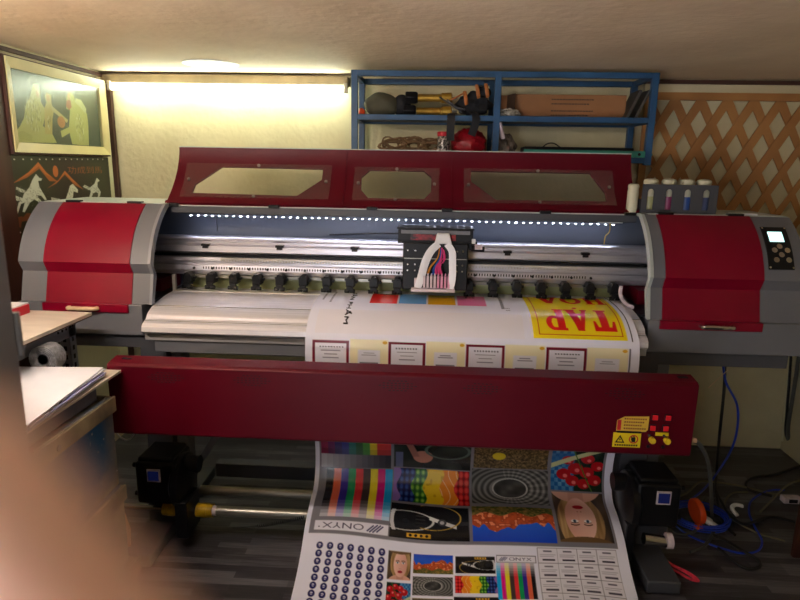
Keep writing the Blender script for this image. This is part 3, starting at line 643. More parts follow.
# ================================================================ the wide-format printer
pr = thing('wide_format_printer', (-.12, 2.35, 0), 'large red and grey roll printer with its red window lid open', 'printer')
LX0, LX1, RX0, RX1 = -1.645, -1.115, .842, 1.405
def arc(y0, z0, y1, z1, bul, n=10):
    P = []
    for i in range(n + 1):
        t = i / n; y = y0 + (y1 - y0) * t; z = z0 + (z1 - z0) * t; L = math.hypot(y1 - y0, z1 - z0)
        b = bul * 4 * t * (1 - t); P.append((y - b * (z0 - z1) / L * 1.0, z + b * (y0 - y1) / L))
    return P
FR = arc(2.475, 1.374, 2.300, 1.150, .028)        # curved front of the hoods
def hood(off=0.0):
    P = [(y - off, z + off * .4) for y, z in FR]
    return P + [(2.322 - off, 1.108), (2.290 - off, .990)]
def cover(x0, x1, parent, m):      # a shell lying on the hood, 3 mm proud
    P = hood(.004); Q = hood(-.006)
    mb = MB(); mb.prism(P + Q[::-1], x0, x1); return mb.build('red_cover', m, parent, sharp=28, label='red glossy cover')
def side(x0, x1, rx0, rx1, hx0, hx1, lab):
    P = [(2.80, 1.374)] + hood()
    Qi = [(2.80, 1.362)] + [(y + .012, z - .006) for y, z in hood()[:-1]] + [(2.303, .990)]
    s_ = MB().prism(P + Qi[::-1], x0, x1).build('side_hood', M['grey'], pr, sharp=28, label=lab)
    cover(rx0, rx1, s_, M['red'])
    MB().prism([(2.80, 1.378), (2.80, 1.3745), (2.478, 1.3745), (2.478, 1.378)], x0 + .02, x1 - .005).build('top_plate', M['pale'], s_, label='grey top plate with the light on it painted in pale')  # light falling on the flat top is put into this paler grey
    MB().prism([(2.80, 1.362)] + [(y + .012, z - .006) for y, z in hood()[:-1]] + [(2.303, .990), (2.80, .990)], *((x0 + .001, x0 + .010) if x0 < 0 else (x1 - .010, x1 - .001))).build('end_plate', M['grey'], s_)
    MB().box(rx0 - .010, rx1 - .010 if rx0 < 0 else rx1 + .010, 2.274, 2.30, .955, .990).build('cover_lip', M['red'], s_, bevel=.003, label='red lower lip')
    hb = smooth([(hx0, 2.275, .972), (hx0 + .004, 2.254, .974), (hx0 + .03, 2.250, .975), ((hx0 + hx1) / 2, 2.248, .975), (hx1 - .03, 2.250, .975), (hx1 - .004, 2.254, .974), (hx1, 2.275, .972)])
    MB().path(hb, .0085, 10).build('cover_handle', M['cream'] if x0 < 0 else M['chrome'], s_, label='cream handle' if x0 < 0 else 'worn metal handle')
    for x in ((rx0 + .04), (rx1 - .05)):
        MB().box(x - .03, x + .03, 2.47, 2.50, 1.373, 1.384).build('hinge', M['black'], s_, bevel=.002)
    return s_
sL = side(LX0, LX1, -1.540, -1.188, -1.435, -1.322, 'light grey side hood')
sR = side(RX0, RX1, .888, 1.250, 1.03, 1.145, 'grey side hood with the control panel')
MB().box(1.20, 1.29, 2.49, 2.54, 1.378, 1.384).build('paper_scrap', M['paperw'], pr)
# inner cheeks framing the opening
for x in (LX1, RX0 - .012):
    hp_ = hood(.006)
    P = hp_ + [(y + .030, z - .016) for y, z in hp_[:-1]][::-1]
    P = [(2.80, 1.374)] + hp_ + [(hp_[-1][0] + .022, hp_[-1][1])] + [(y + .028, z - .012) for y, z in hp_[:-1]][::-1] + [(2.80, 1.350)]
    MB().prism(P, x, x + .012).build('cheek_frame', M['cheekL'] if x < 0 else M['pale'], pr, sharp=28, label='grey curved edge of the opening' if x < 0 else 'curved edge of the opening with LED light painted in pale')  # right edge paler than the left: LED light put into its colour
# lower boxes and beams
for x0, x1 in ((LX0 - .008, LX1), (RX0 - .005, RX1 + .02)):
    MB().box(x0, x1 - (.03 if x0 < 0 else 0), 2.282, 2.78, .862, .989).build('side_case', M['grey'], pr, bevel=.003)
MB().box(-1.53, -1.10, 2.30, 2.70, .806, .8615).build('under_beam', M['dgrey'], pr, bevel=.002)
MB().box(.80, 1.385, 2.30, 2.70, .806, .8615).build('under_beam', M['dgrey'], pr, bevel=.002)
MB().box(-1.113, .82, 2.225, 2.70, .862, .894).build('front_beam', M['cheekL2'], pr, bevel=.002)
MB().box(-1.08, .80, 2.235, 2.70, .812, .862).build('lower_beam', M['grey'], pr, bevel=.002)
# platen
PL = smooth([(0, 2.62, 1.0), (0, 2.50, 1.003), (0, 2.40, .999), (0, 2.31, .986), (0, 2.255, .966), (0, 2.238, .950)], 5)
prof = [(p.y, p.z) for p in PL] + [(2.234, .946), (2.206, .936), (2.194, .924), (2.19, .905), (2.20, .897), (2.62, .897)]
pt = MB().prism(prof, -1.108, .812).build('platen', M['alup'], pr, sharp=25)
for y, z in ((2.30, .985), (2.222, .942)):
    MB().box(-1.106, .81, y - .0009, y + .0009, z - .001, z + .0012).build('platen_groove', M['steel'], pt)
MB().box(-1.105, .81, 2.495, 2.515, 1.0, 1.0065).build('toothed_edge', M['teeth'], pt)
# back and inside
MB().box(-1.33, 1.05, 2.715, 2.73, .99, 1.36).build('back_panel', M['bgrey'], pr)
MB().box(LX1 + .012, RX0 - .012, 2.515, 2.555, 1.337, 1.366).build('top_beam', M['dgrey'], pr, bevel=.002)
MB().box(LX1 + .012, RX0 - .012, 2.516, 2.80, 1.3665, 1.3705).build('top_plate', M['pale'], pr)  # lit top strip, its light painted as pale grey
ledp = MB().box(-1.09, .80, 2.6490, 2.6610, 1.3160, 1.3175).build('light_strip', M['bgrey'], pr)
lc = MB().box(-1.075, -1.069, 2.6500, 2.6600, 1.3148, 1.3160).build('led_chip', M['led'], ledp)
for i in range(1, 59):
    c = lc.copy(); c.location.x += i * .0319; COL.objects.link(c); c.parent = ledp
MB().box(-.98, -.978, 2.712, 2.715, 1.24, 1.33).build('panel_seam', M['black'], pr)
# inner floor behind the rail and dark inside ends
MB().box(-1.33, -1.29, 2.47, 2.715, .99, 1.30).build('inner_wall', M['black'], pr)
MB().box(-1.29, -1.16, 2.50, 2.70, .99, 1.05).build('inner_box', M['red_dull'], pr)
MB().box(1.05, 1.09, 2.47, 2.715, .99, 1.30).build('inner_wall', M['black'], pr)
MB().box(-1.29, -1.112, 2.33, 2.60, .99, .998).build('inner_tray', M['black'], pr)
MB().box(.815, 1.05, 2.33, 2.60, .99, .998).build('inner_tray', M['black'], pr)
MB().box(.86, 1.05, 2.50, 2.70, 1.0, 1.06).build('inner_box', M['red_dull'], pr)
MB().box(-1.06, .775, 2.60, 2.712, .99, 1.075).build('green_lit_backing', mat('green_lit_tint', (150, 158, 112), .5), pr)  # green light seen behind the rollers, painted into this block's colour
# guide rail (extrusion) with ledges, slot and toothed strip
RP = [(2.655, 1.236), (2.600, 1.236), (2.592, 1.232), (2.592, 1.224), (2.604, 1.216), (2.604, 1.205), (2.590, 1.197), (2.588, 1.172), (2.594, 1.166),
      (2.612, 1.162), (2.612, 1.150), (2.586, 1.148), (2.584, 1.132), (2.592, 1.128), (2.592, 1.118), (2.578, 1.114), (2.574, 1.092), (2.580, 1.074), (2.60, 1.068), (2.655, 1.068)]
RP = [(y, z - .008) for y, z in RP]
rl = MB().prism(RP, -1.285, 1.045).build('guide_rail', M['alu'], pr, sharp=20)
MB().box(-1.285, 1.045, 2.5865, 2.62, 1.144, 1.153).build('rail_slot', M['black'], rl)
cm = MB()
for i in range(6):
    for dx in (0,):
        x = -.99 + i * .329
        cm.box(x - .018, x + .018, 2.582, 2.592, 1.196, 1.206); cm.box(x - .012, x + .012, 2.578, 2.592, 1.188, 1.197)
for i in range(6):
    x = -.99 + i * .329
    MB().box(x - .018, x + .018, 2.582, 2.604, 1.189, 1.199).box(x - .012, x + .012, 2.580, 2.600, 1.180, 1.189).build('rail_clip', M['black'], rl, bevel=.001)
tm = MB().box(-.92, .62, 2.5775, 2.584, 1.131, 1.140)
i = 0; x = -.92
while x < .62: tm.box(x, x + .006, 2.575, 2.5776, 1.124, 1.138); x += .0125
tm.build('toothed_rack', M['teeth'], rl)
bm_ = MB(); x = -1.0
while x < .66: bm_.box(x, x + .0045, 2.5725, 2.5745, 1.090, 1.100); x += .0115
bm_.build('perforation', M['hole'], rl)
bh = MB().cyl((-1.04, 2.5765, 1.093), (-1.04, 2.568, 1.093), .0055, n=10).build('bolt_head', M['black'], rl)
for i in range(1, 22):
    c = bh.copy(); c.location.x += i * .082; COL.objects.link(c); c.parent = rl
# pinch rollers
bar = MB().box(-1.06, .775, 2.565, 2.575, 1.052, 1.064).build('roller_bar', M['steel'], pr)
def pinch(x):
    mb = MB()
    mb.prism([(x - .018, 1.036), (x - .018, 1.066), (x - .010, 1.080), (x + .010, 1.080), (x + .018, 1.066), (x + .018, 1.036)], 2.515, 2.566, axis='y')
    mb.box(x - .026, x - .018, 2.535, 2.556, 1.060, 1.068); mb.box(x + .018, x + .029, 2.535, 2.556, 1.050, 1.060)
    mb.box(x - .014, x + .014, 2.505, 2.52, 1.022, 1.040)
    mb.cyl((x - .022, 2.512, 1.0205), (x - .002, 2.512, 1.0205), .0085, n=12); mb.cyl((x + .002, 2.512, 1.0205), (x + .022, 2.512, 1.0205), .0085, n=12)
    mb.cyl((x, 2.515, 1.074), (x, 2.511, 1.074), .005, n=10)
    return mb
p0 = pinch(0.0).build('pinch_roller', M['black'], pr, bevel=.0015)
xs_ = [-1.052 + i * .1013 for i in range(19)]
p0.location.x = xs_[0]
for x in xs_[1:]:
    if -.09 < x < .15: continue
    c = p0.copy(); c.location.x = x; COL.objects.link(c); c.parent = pr
# small end fittings beside the platen
MB().box(-1.112, -1.098, 2.50, 2.52, 1.0, 1.075).build('edge_guide', M['teeth'], pr, bevel=.002)
MB().path(smooth([(.79, 2.50, 1.075), (.785, 2.49, 1.055), (.79, 2.485, 1.03), (.80, 2.45, 1.012), (.81, 2.40, 1.01)]), .008, 8).build('edge_guide', M['damper'], pr)
MB().path(smooth([(.75, 2.60, 1.33), (.748, 2.595, 1.29), (.735, 2.60, 1.27), (.735, 2.61, 1.235)]), .002, 6).build('strip_wire', M['sticker_b'], pr)
MB().cyl((.70, 2.60, 1.330), (.80, 2.60, 1.330), .0045, n=8).build('strip_end', M['white'], pr)
# lid: leaning, slightly flared red panel with three cut-outs
YB, ZBt, YT, ZTp = 2.525, 1.374, 2.680, 1.614
LXa, LXb = -1.128, .842
def lidp(x, t, off=0.0):   # t 0 bottom .. 1 top
    y = YB + (YT - YB) * (1 - (1 - t) ** 2); z = ZBt + (ZTp - ZBt) * t
    dy, dz = (YT - YB) * 2 * (1 - min(t, 1)), (ZTp - ZBt); L = math.hypot(dy, dz)
    return (x, y - off * dz / L, z + off * dy / L)
def side_x(x, t): # the ends draw in towards the top
    return x
wins = [(-1.080, -.440, (.11, .70), 'a'), (-.340, .025, (.11, .68), 'b'), (.130, .757, (.11, .69), 'c')]
lid = MB().box(LXa, LXb, YB + .01, YB + .03, ZBt - .004, ZBt + .006).build('window_lid', M['red_dull'], pr)
bpy.data.objects.remove(lid)
import bmesh
from mathutils.geometry import tessellate_polygon
def oct_pts(x0, x1, t0, t1, kind):
    if kind == 'a': return [(-1.034, .185), (-.576, .17), (-.480, .45), (-.479, .64), (-.925, .65), (-1.030, .345)]
    if kind == 'b': return [(-.273, .16), (-.037, .16), (-.008, .28), (-.009, .53), (-.041, .635), (-.274, .635), (-.309, .51), (-.306, .29)]
    return [(.264, .17), (.722, .18), (.720, .334), (.664, .65), (.160, .65), (.161, .47)]
def lid_mesh():
    loops = [[(LXa, 0), (LXb, 0), (LXb - .008, 1), (LXa + .010, 1)]] + [oct_pts(x0, x1, t[0], t[1], k) for x0, x1, t, k in wins]
    # build by slicing: fine strips in t so that the panel can curve
    verts = []; faces = []
    flat = [Vector((x, t, 0)) for L in loops for x, t in L]
    tri = tessellate_polygon([[Vector((x, t, 0)) for x, t in L] for L in loops])
    bm = bmesh.new(); vs = [bm.verts.new(v) for v in flat]
    for a, b, c in tri:
        try: bm.faces.new((vs[a], vs[b], vs[c]))
        except ValueError: pass
    for k in range(1, 12):
        g = bm.verts[:] + bm.edges[:] + bm.faces[:]
        bmesh.ops.bisect_plane(bm, geom=g, plane_co=(0, k / 12, 0), plane_no=(0, 1, 0))
    bm.verts.ensure_lookup_table(); bm.verts.index_update()
    me = [tuple(v.co) for v in bm.verts]; fs = [tuple(v.index for v in f.verts) for f in bm.faces]
    bnd = [(e.verts[0].index, e.verts[1].index) for e in bm.edges if len(e.link_faces) == 1]
    bm.free(); n = len(me)
    V = [lidp(x, t, 0) for x, t, _ in me] + [lidp(x, t, -.012) for x, t, _ in me]
    F = fs + [tuple(n + i for i in f[::-1]) for f in fs] + [(a, b, n + b, n + a) for a, b in bnd]
    return MB().add(V, F)
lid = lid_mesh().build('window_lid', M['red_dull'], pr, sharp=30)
def strip(x0, x1, t0, t1, o0, o1, n=8):
    vs = []
    for i in range(n + 1):
        t = t0 + (t1 - t0) * i / n
        vs += [lidp(x0, t, o0), lidp(x1, t, o0), lidp(x1, t, o1), lidp(x0, t, o1)]
    fs = [(0, 1, 2, 3), (4 * n + 3, 4 * n + 2, 4 * n + 1, 4 * n)]
    for i in range(n):
        b = 4 * i
        for k in range(4): fs.append((b + k, b + (k + 1) % 4, b + 4 + (k + 1) % 4, b + 4 + k))
    return MB().add(vs, fs)
for x0, x1, t, k in wins:
    strip(x0, x1, t[0], t[1], .002, .005).build('clear_window', M['acrylic'], lid)
    for sx, st in (((x0 + x1) / 2, t[0] + .02), ((x0 + x1) / 2, t[1] - .03), (x0 + .02, (t[0] + t[1]) / 2), (x1 - .02, (t[0] + t[1]) / 2)):
        a, b = Vector(lidp(sx, st, .004)), Vector(lidp(sx, st, .010))
        MB().cyl(a, b, .0065, n=12).build('window_screw', M['screw'], lid)
strip(LXa, LXb, -.005, .03, -.012, .010, 2).build('lower_fold', M['red_dull'], lid)
strip(LXa + .010, LXb - .008, .985, 1.0, -.014, .004, 2).build('pale_top_edge', M['pale'], lid, label='pale upper edge')
for x in (-.379, .080): strip(x - .002, x + .002, .03, .985, -.001, .0035, 6).build('rib', M['red_dull'], lid)
for x in (-1.09, -.66, -.25, .06, .46, .80):
    MB().box(x - .022, x + .022, 2.50, 2.545, 1.366, 1.378).build('lid_hinge', M['black'], pr, bevel=.002)
# carriage
cg = MB().box(-.115, .150, 2.44, 2.50, 1.050, 1.243).build('print_carriage', M['black'], pr, bevel=.004)
MB().box(-.137, .168, 2.462, 2.575, 1.247, 1.296).build('circuit_cover', M['black'], cg, bevel=.002)
MB().box(-.125, .155, 2.459, 2.4625, 1.278, 1.293).build('cover_plate', M['grey'], cg)
MB().box(-.085, .098, 2.4585, 2.462, 1.252, 1.276).build('label_strip', M['redlabel'], cg)
MB().box(-.142, .172, 2.455, 2.58, 1.296, 1.303).build('top_cover', M['black'], cg, bevel=.001)
MB().box(-.137, .168, 2.452, 2.575, 1.239, 1.248).build('bracket_bar', M['black'], cg)
MB().box(-.095, .125, 2.446, 2.452, 1.237, 1.241).build('silver_edge', M['chrome'], cg)
MB().prism([(.012, 1.242), (.082, 1.242), (.072, 1.283), (.022, 1.283)], 2.43, 2.458, axis='y').build('plug_cover', M['white'], cg, bevel=.004)
for P, w in ((smooth([(.030, 2.43, 1.243), (.0, 2.424, 1.215), (-.022, 2.420, 1.17), (-.040, 2.418, 1.10), (-.052, 2.42, 1.062)]), .022), (smooth([(.062, 2.43, 1.243), (.083, 2.424, 1.215), (.087, 2.418, 1.17), (.088, 2.414, 1.10), (.078, 2.42, 1.048)]), .020)):
    n = len(P); MB().path(P, [w * .86 * (.8 + .4 * math.sin(PI * i / (n - 1)) * .3) for i in range(n)], 8, flat=(.10, 1.0), up0=(0, 1, 0)).build('flat_ribbon_cable', M['ribbon'], cg)
for i, m in enumerate(('tubeyel', 'tubeblk', 'tubeblue', 'tubepink', 'tubepink', 'tubepink', 'tubeblk')):
    x = -.012 + i * .0115
    MB().path(smooth([(x, 2.428, 1.118), (x + .004 * (3 - i), 2.424, 1.15), (.028 + .003 * i + (.012 if i in (3, 5) else 0), 2.428, 1.185), (.035 + .002 * i, 2.438, 1.225)]), .0042, 6).build('ink_tube', M[m], cg, label={'tubeyel': 'amber ink tube', 'tubeblk': 'black ink tube', 'tubeblue': 'blue ink tube', 'tubepink': 'magenta ink tube'}[m])
for i in range(8):
    x = -.030 + i * .0142
    MB().box(x, x + .0095, 2.415, 2.438, 1.062, 1.112).cyl((x + .005, 2.426, 1.112), (x + .005, 2.426, 1.122), .0035, n=8).build('ink_damper', M['damper'] if i < 4 else M['dampink'], cg, bevel=.0015)
MB().box(-.078, .100, 2.408, 2.445, 1.047, 1.060).build('head_plate', M['damper'], cg, bevel=.002)
MB().box(-.066, -.052, 2.42, 2.445, 1.05, 1.10).build('side_clip', M['damper'], cg, bevel=.002)
for x in (-.095, -.065, .105, .128):
    for z in (1.212, 1.155, 1.13):
        MB().cyl((x, 2.441, z), (x, 2.4375, z), .0035, n=10).build('bolt', M['chrome'], cg)
MB().box(-.112, .148, 2.4375, 2.44, 1.178, 1.181).build('seam_edge', M['steel'], cg)
MB().box(.155, .185, 2.46, 2.54, 1.215, 1.25).cyl((.16, 2.45, 1.225), (.215, 2.45, 1.222), .012, n=12).build('encoder_block', M['blackm'], cg, bevel=.001)
MB().cyl((.175, 2.45, 1.228), (.205, 2.45, 1.228), .0135, n=14).build('encoder_pin', M['damper'], cg)
MB().box(.163, .178, 2.448, 2.46, 1.244, 1.262).build('sensor', M['white'], cg, bevel=.001)
MB().path(smooth([(-.137, 2.60, 1.262), (-.22, 2.65, 1.255), (-.35, 2.69, 1.245), (-.46, 2.70, 1.238)]), .004, 6).build('carriage_lead', M['black'], cg)
# control panel on the right hood: built on the slope of the curved front
def on_hood(x, t, off=0.0):    # t 0 top .. 1 bottom of the curve
    k = t * (len(FR) - 1); i = min(int(k), len(FR) - 2); f = k - i
    a, b = FR[i], FR[i + 1]; y = a[0] + (b[0] - a[0]) * f; z = a[1] + (b[1] - a[1]) * f
    c, d = FR[max(i - 1, 0)], FR[min(i + 2, len(FR) - 1)]; dy, dz = d[0] - c[0], d[1] - c[1]; L = math.hypot(dy, dz)
    return Vector((x, y + off * dz / L, z - off * dy / L))
def hood_patch(x0, x1, t0, t1, o0, o1, n=8):
    vs = []
    for i in range(n + 1):
        t = t0 + (t1 - t0) * i / n; vs += [on_hood(x0, t, o0), on_hood(x1, t, o0), on_hood(x1, t, o1), on_hood(x0, t, o1)]
    fs = [(0, 1, 2, 3), (4 * n + 3, 4 * n + 2, 4 * n + 1, 4 * n)] + [(4 * i + k, 4 * i + (k + 1) % 4, 4 * i + 4 + (k + 1) % 4, 4 * i + 4 + k) for i in range(n) for k in range(4)]
    return MB().add(vs, fs)
cp = hood_patch(1.268, 1.362, .22, .86, .0005, .005).build('control_panel', M['black'], pr, bevel=.001)
hood_patch(1.287, 1.340, .31, .47, .005, .0065).build('lcd_screen', M['lcd'], cp, label='lit pale cyan screen')
for x, t in ((1.316, .545), (1.295, .60), (1.342, .60), (1.318, .665), (1.297, .735), (1.342, .735)):
    a, b = on_hood(x, t, .004), on_hood(x, t, .009)
    MB().cyl(a, b, .0105, n=16).build('panel_button', M['chrome'], cp, label='round silver button')
for x in (1.273, 1.357):
    for t in (.245, .835): MB().cyl(on_hood(x, t, .004), on_hood(x, t, .007), .004, n=10).build('panel_screw', M['chrome'], cp)
# ink bottle rack (slotted plate) on top of the right hood
rb = MB(); zz0, zz1 = 1.378, 1.492
xs = [.838]; cen = [.872, .944, 1.017, 1.090]
def slotplate():
    mb = MB(); y0, y1 = 2.506, 2.510; w = .0125; sz0, sz1 = 1.392, 1.474
    edges = [.838] + [v for c in cen for v in (c - w, c + w)] + [1.135]
    for i in range(0, len(edges), 2): mb.box(edges[i], edges[i + 1], y0, y1, zz0, zz1)
    for c in cen:
        mb.box(c - w, c + w, y0, y1, zz0, sz0); 
        ap = [(c - w, zz1)] + [(c - w, sz1 - w)] + [(c - w * math.cos(PI * k / 8), sz1 - w + w * math.sin(PI * k / 8)) for k in range(1, 8)] + [(c + w, sz1 - w), (c + w, zz1)]
        mb.prism(ap, y0, y1, axis='y')
    mb.box(.838, 1.135, 2.510, 2.60, zz0, zz0 + .004); mb.box(.838, .841, 2.510, 2.60, zz0, zz1 - .06); mb.box(1.132, 1.135, 2.510, 2.60, zz0, zz1 - .06)
    return mb
slotplate().build('bottle_rack', M['dgrey'], pr, fix=False)
# stand
for x0, x1 in ((-1.175, -1.01), (.79, .955)):
    lg = MB().box(x0, x1 - .055, 2.30, 2.42, .055, .812).build('stand_leg', M['dgrey'], pr, bevel=.004)
    MB().box(x1 - .05, x1, 2.33, 2.40, .055, .812).build('leg_brace', M['grey'], lg, bevel=.004)
    f0 = x0 + (.045 if x0 > 0 else .0)
    MB().box(f0, f0 + .125, 2.005, 2.72, .010, .060).build('foot', M['dgrey'], lg, bevel=.006)
    for y in (2.05, 2.65): MB().cyl((f0 + .062, y, 0), (f0 + .062, y, .012), .03, n=20).build('foot_pad', M['black'], lg)
MB().box(-1.01, .79, 2.62, 2.68, .06, .13).build('stand_crossbar', M['dgrey'], pr, bevel=.003)
MB().cyl((-1.13, 2.60, .702), (.80, 2.60, .702), .012, n=16).build('media_bar', M['steel'], pr)
MB().box(-1.14, -1.11, 2.56, 2.64, .69, .82).build('bar_bracket', M['dgrey'], pr)
MB().box(.80, .83, 2.56, 2.64, .69, .82).build('bar_bracket', M['dgrey'], pr)
# red dryer panel in front
dp_prof = [(1.935, .602), (1.925, .610), (1.925, .858), (1.936, .866), (1.998, .874), (2.006, .868), (2.006, .602)]
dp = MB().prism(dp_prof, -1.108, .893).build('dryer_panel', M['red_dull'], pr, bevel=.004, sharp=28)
for x in (-1.06, .85): MB().box(x - .012, x + .02, 1.965, 1.978, .868, .8725).build('top_slot', M['hole'], dp)
vm_ = []
for gx in (-.90, -.60, -.10, .185, .655) :
    mb = MB()
    for r_ in range(5):
        n_ = (5, 8, 10, 8, 5)[r_]
        for c_ in range(n_):
            x = gx + (c_ - (n_ - 1) / 2) * .0135; mb.box(x - .004, x + .004, 1.9242, 1.9256, .838 - r_ * .0085, .8405 - r_ * .0085)
    mb.build('vent_slots', M['hole'], dp)
def dy(x0, x1, z0, z1, m, nm, th=.0012, lab=None, y=1.925): return MB().box(x0, x1, y - th, y, z0, z1).build(nm, m, dp, label=lab)
s1 = MB().prism([(.638, .690), (.648, .688), (.735, .690), (.742, .698), (.742, .745), (.662, .742), (.638, .728)], 1.9236, 1.925, axis='y').build('warning_sticker', M['sticker_b'], dp, label='amber sticker with rows of red writing')
MB().box(.640, .652, 1.9228, 1.9236, .694, .730).build('sticker_tab', M['redlid'], s1)
mm = MB()
for r_ in range(4):
    x = .662
    while x < .733 - .006 * (r_ % 3):
        w_ = .0045; mm.box(x, x + w_, 1.9230, 1.9236, .7325 - r_ * .0115, .7375 - r_ * .0115); x += .0075
mm.build('writing', M['redlabel'], s1)
s2 = dy(.630, .722, .632, .684, M['sticker_y'], 'hazard_sticker', lab='yellow sticker with a warning triangle and a prohibition sign')
MB().box(.640, .720, 1.9225, 1.9238, .684, .691).build('sticker_header', M['black'], s2)
tr = MB(); T3 = [(.637, .648), (.669, .648), (.653, .676)]; Ti = [(.6435, .652), (.6625, .652), (.653, .6685)]
for k in range(3):
    a, b, c, d = T3[k], T3[(k + 1) % 3], Ti[(k + 1) % 3], Ti[k]; tr.prism([a, b, c, d], 1.9228, 1.9238, axis='y')
tr.prism([(.6545, .666), (.6495, .659), (.653, .659), (.6515, .653), (.6565, .661), (.6530, .661)], 1.9230, 1.9238, axis='y')
tr.build('warning_triangle', M['ink_black'], s2)
rg = MB(); 
for k in range(16):
    a0, a1 = 2 * PI * k / 16, 2 * PI * (k + 1) / 16
    rg.prism([(.698 + .0155 * math.cos(a0), .662 + .0155 * math.sin(a0)), (.698 + .0155 * math.cos(a1), .662 + .0155 * math.sin(a1)), (.698 + .012 * math.cos(a1), .662 + .012 * math.sin(a1)), (.698 + .012 * math.cos(a0), .662 + .012 * math.sin(a0))], 1.9228, 1.9238, axis='y')
rg.build('prohibition_ring', M['redlid'], s2)
MB().box(.692, .704, 1.9230, 1.9238, .652, .668).box(.690, .6925, 1.9230, 1.9238, .658, .672).box(.695, .6975, 1.9230, 1.9238, .666, .674).box(.6995, .702, 1.9230, 1.9238, .666, .673).build('hand_symbol', M['ink_black'], s2)
mm = MB(); x = .637
while x < .714: mm.box(x, x + .0055, 1.9230, 1.9238, .6365, .6425); x += .0078
mm.build('writing', M['ink_black'], s2)
for x, z in ((.760, .744), (.803, .744), (.756, .706), (.799, .706)):
    b = MB().box(x - .011, x + .011, 1.9215, 1.925, z - .012, z + .012).build('button_frame', M['black'], dp)
    MB().box(x - .009, x + .009, 1.917, 1.922, z - .009, z + .009).build('red_button', M['red_btn'], b, bevel=.002)
dy(.768, .812, .678, .690, M['sticker_y'], 'knob_label')
for x in (.757, .806):
    MB().cyl((x, 1.925, .664), (x, 1.908, .664), .0105, n=18).build('yellow_knob', M['yellow_btn'], dp, bevel=.001)
    MB().cyl((x - .006, 1.925, .676), (x - .012, 1.918, .682), .004, n=8).build('toggle', M['black'], dp)
    MB().cyl((x - .008, 1.925, .638), (x - .008, 1.921, .638), .006, n=10).build('fuse_cap', M['black'], dp)
for z in (.825, .665): MB().cyl((.891, 1.97, z), (.903, 1.97, z), .010, n=14).build('side_knob', M['black'], dp)
MB().cyl((.894, 1.97, .645), (.925, 1.97, .645), .009, n=12).build('cable_gland', M['cream'], dp)
for x in (-1.12, .90): pass
for x0 in (-1.15, .84): MB().box(x0, x0 + .05, 2.004, 2.31, .70, .745).build('panel_bracket', M['dgrey'], pr, bevel=.003)
# take-up motors
def motor(x0, x1, sgn, px):
    mt = MB().box(x0, x1, 2.13, 2.30, .205, .385).build('take_up_motor', M['black'], pr, bevel=.012, seg=3)
    e = x1 if sgn > 0 else x0
    MB().lathe([(.0, -.03), (.085, -.03), (.11, -.015), (.11, .012), (.085, .024), (.0, .024)], (e, 2.215, .275), 28, axis='x').build('flange', M['blackm'], mt)
    MB().lathe([(.0, 0), (.035, 0), (.035, .05), (.0, .05)] if sgn > 0 else [(.0, -.05), (.035, -.05), (.035, 0), (.0, 0)], (e + (.02 if sgn > 0 else -.02), 2.215, .345), 18, axis='x').build('hub', M['black'], mt)
    MB().box(px - .027, px + .027, 2.124, 2.13, .306, .360).build('display_frame', M['damper'], mt, bevel=.001, label='white frame round a blue display')
    MB().box(px - .021, px + .021, 2.121, 2.126, .313, .353).build('blue_display', M['bluelcd'], mt)
    MB().box(x0 + .01, x1 - .01, 2.14, 2.29, .38, .402).build('motor_cap', M['black'], mt, bevel=.008)
    for z in (.235, .36): MB().cyl((x0 - .004 if sgn > 0 else x1 + .004, 2.16, z), (x0 - .018 if sgn > 0 else x1 + .018, 2.16, z), .010, n=12).build('knob', M['black'], mt)
    MB().box(e - .005 if sgn > 0 else e - .030, e + .045 if sgn > 0 else e + .005, 2.12, 2.25, .062, .22).build('shaft_bracket', M['blackm'], mt, bevel=.004)
    MB().box(x0 - .01, x1 + .01, 2.235, 2.28, .06, .207).build('motor_foot', M['dgrey'], mt, bevel=.004)
    return mt
motor(-1.150, -.990, 1, -1.072)
motor(.810, .975, -1, .908)
MB().path([(-.965, 2.29, .30), (-.93, 2.31, .345), (-.90, 2.33, .40), (-.885, 2.335, .415)], .016, 8, flat=(1, .3)).build('release_lever', M['dgreypl'], pr)
sh = MB().cyl((-1.27, 2.20, .145), (.80, 2.20, .145), .0125, n=20).build('take_up_shaft', M['chrome'], pr)
MB().cyl((-.868, 2.20, .145), (.74, 2.20, .145), .0205, n=24).build('paper_core', M['steel'], sh)
for x0, x1 in ((-1.075, -1.01), (-.935, -.868)):
    MB().cyl((x0, 2.20, .145), (x1, 2.20, .145), .0275, n=18).cyl((x0 + .02, 2.20, .145), (x0 + .045, 2.20, .145), .0295, n=18).build('yellow_tape', M['yellow_tape'], sh, label='yellow tape wound round the shaft')
MB().cyl((-.868, 2.20, .145), (-.852, 2.20, .145), .0215, n=18).build('tape_label', M['damper'], sh)
MB().cyl((-.97, 2.33, .158), (.80, 2.33, .158), .0215, n=24).build('idler_roller', M['steel'], pr)
MB().cyl((.84, 2.10, .175), (.93, 2.10, .165), .022, n=20).build('shaft_end', M['chrome'], pr)
MB().cyl((.925, 2.10, .17), (.945, 2.10, .17), .030, n=20).build('shaft_collar', M['damper'], pr)
# coiled lead hanging off the shaft
P = []
for i in range(240):
    t = i / 239; c = Vector((-.78 + .30 * t, 2.17 - .02 * t, .09 + .075 * t ** 1.4)); a = i * .9
    P.append(c + Vector((0, .006 * math.cos(a), .006 * math.sin(a))) if t > .35 else c)
topc = MB().path(P, .0022, 5)
topthing(topc, 'coiled_lead', M['rubber'], 'thin black curly lead trailing in front of the take-up tube', 'cable')
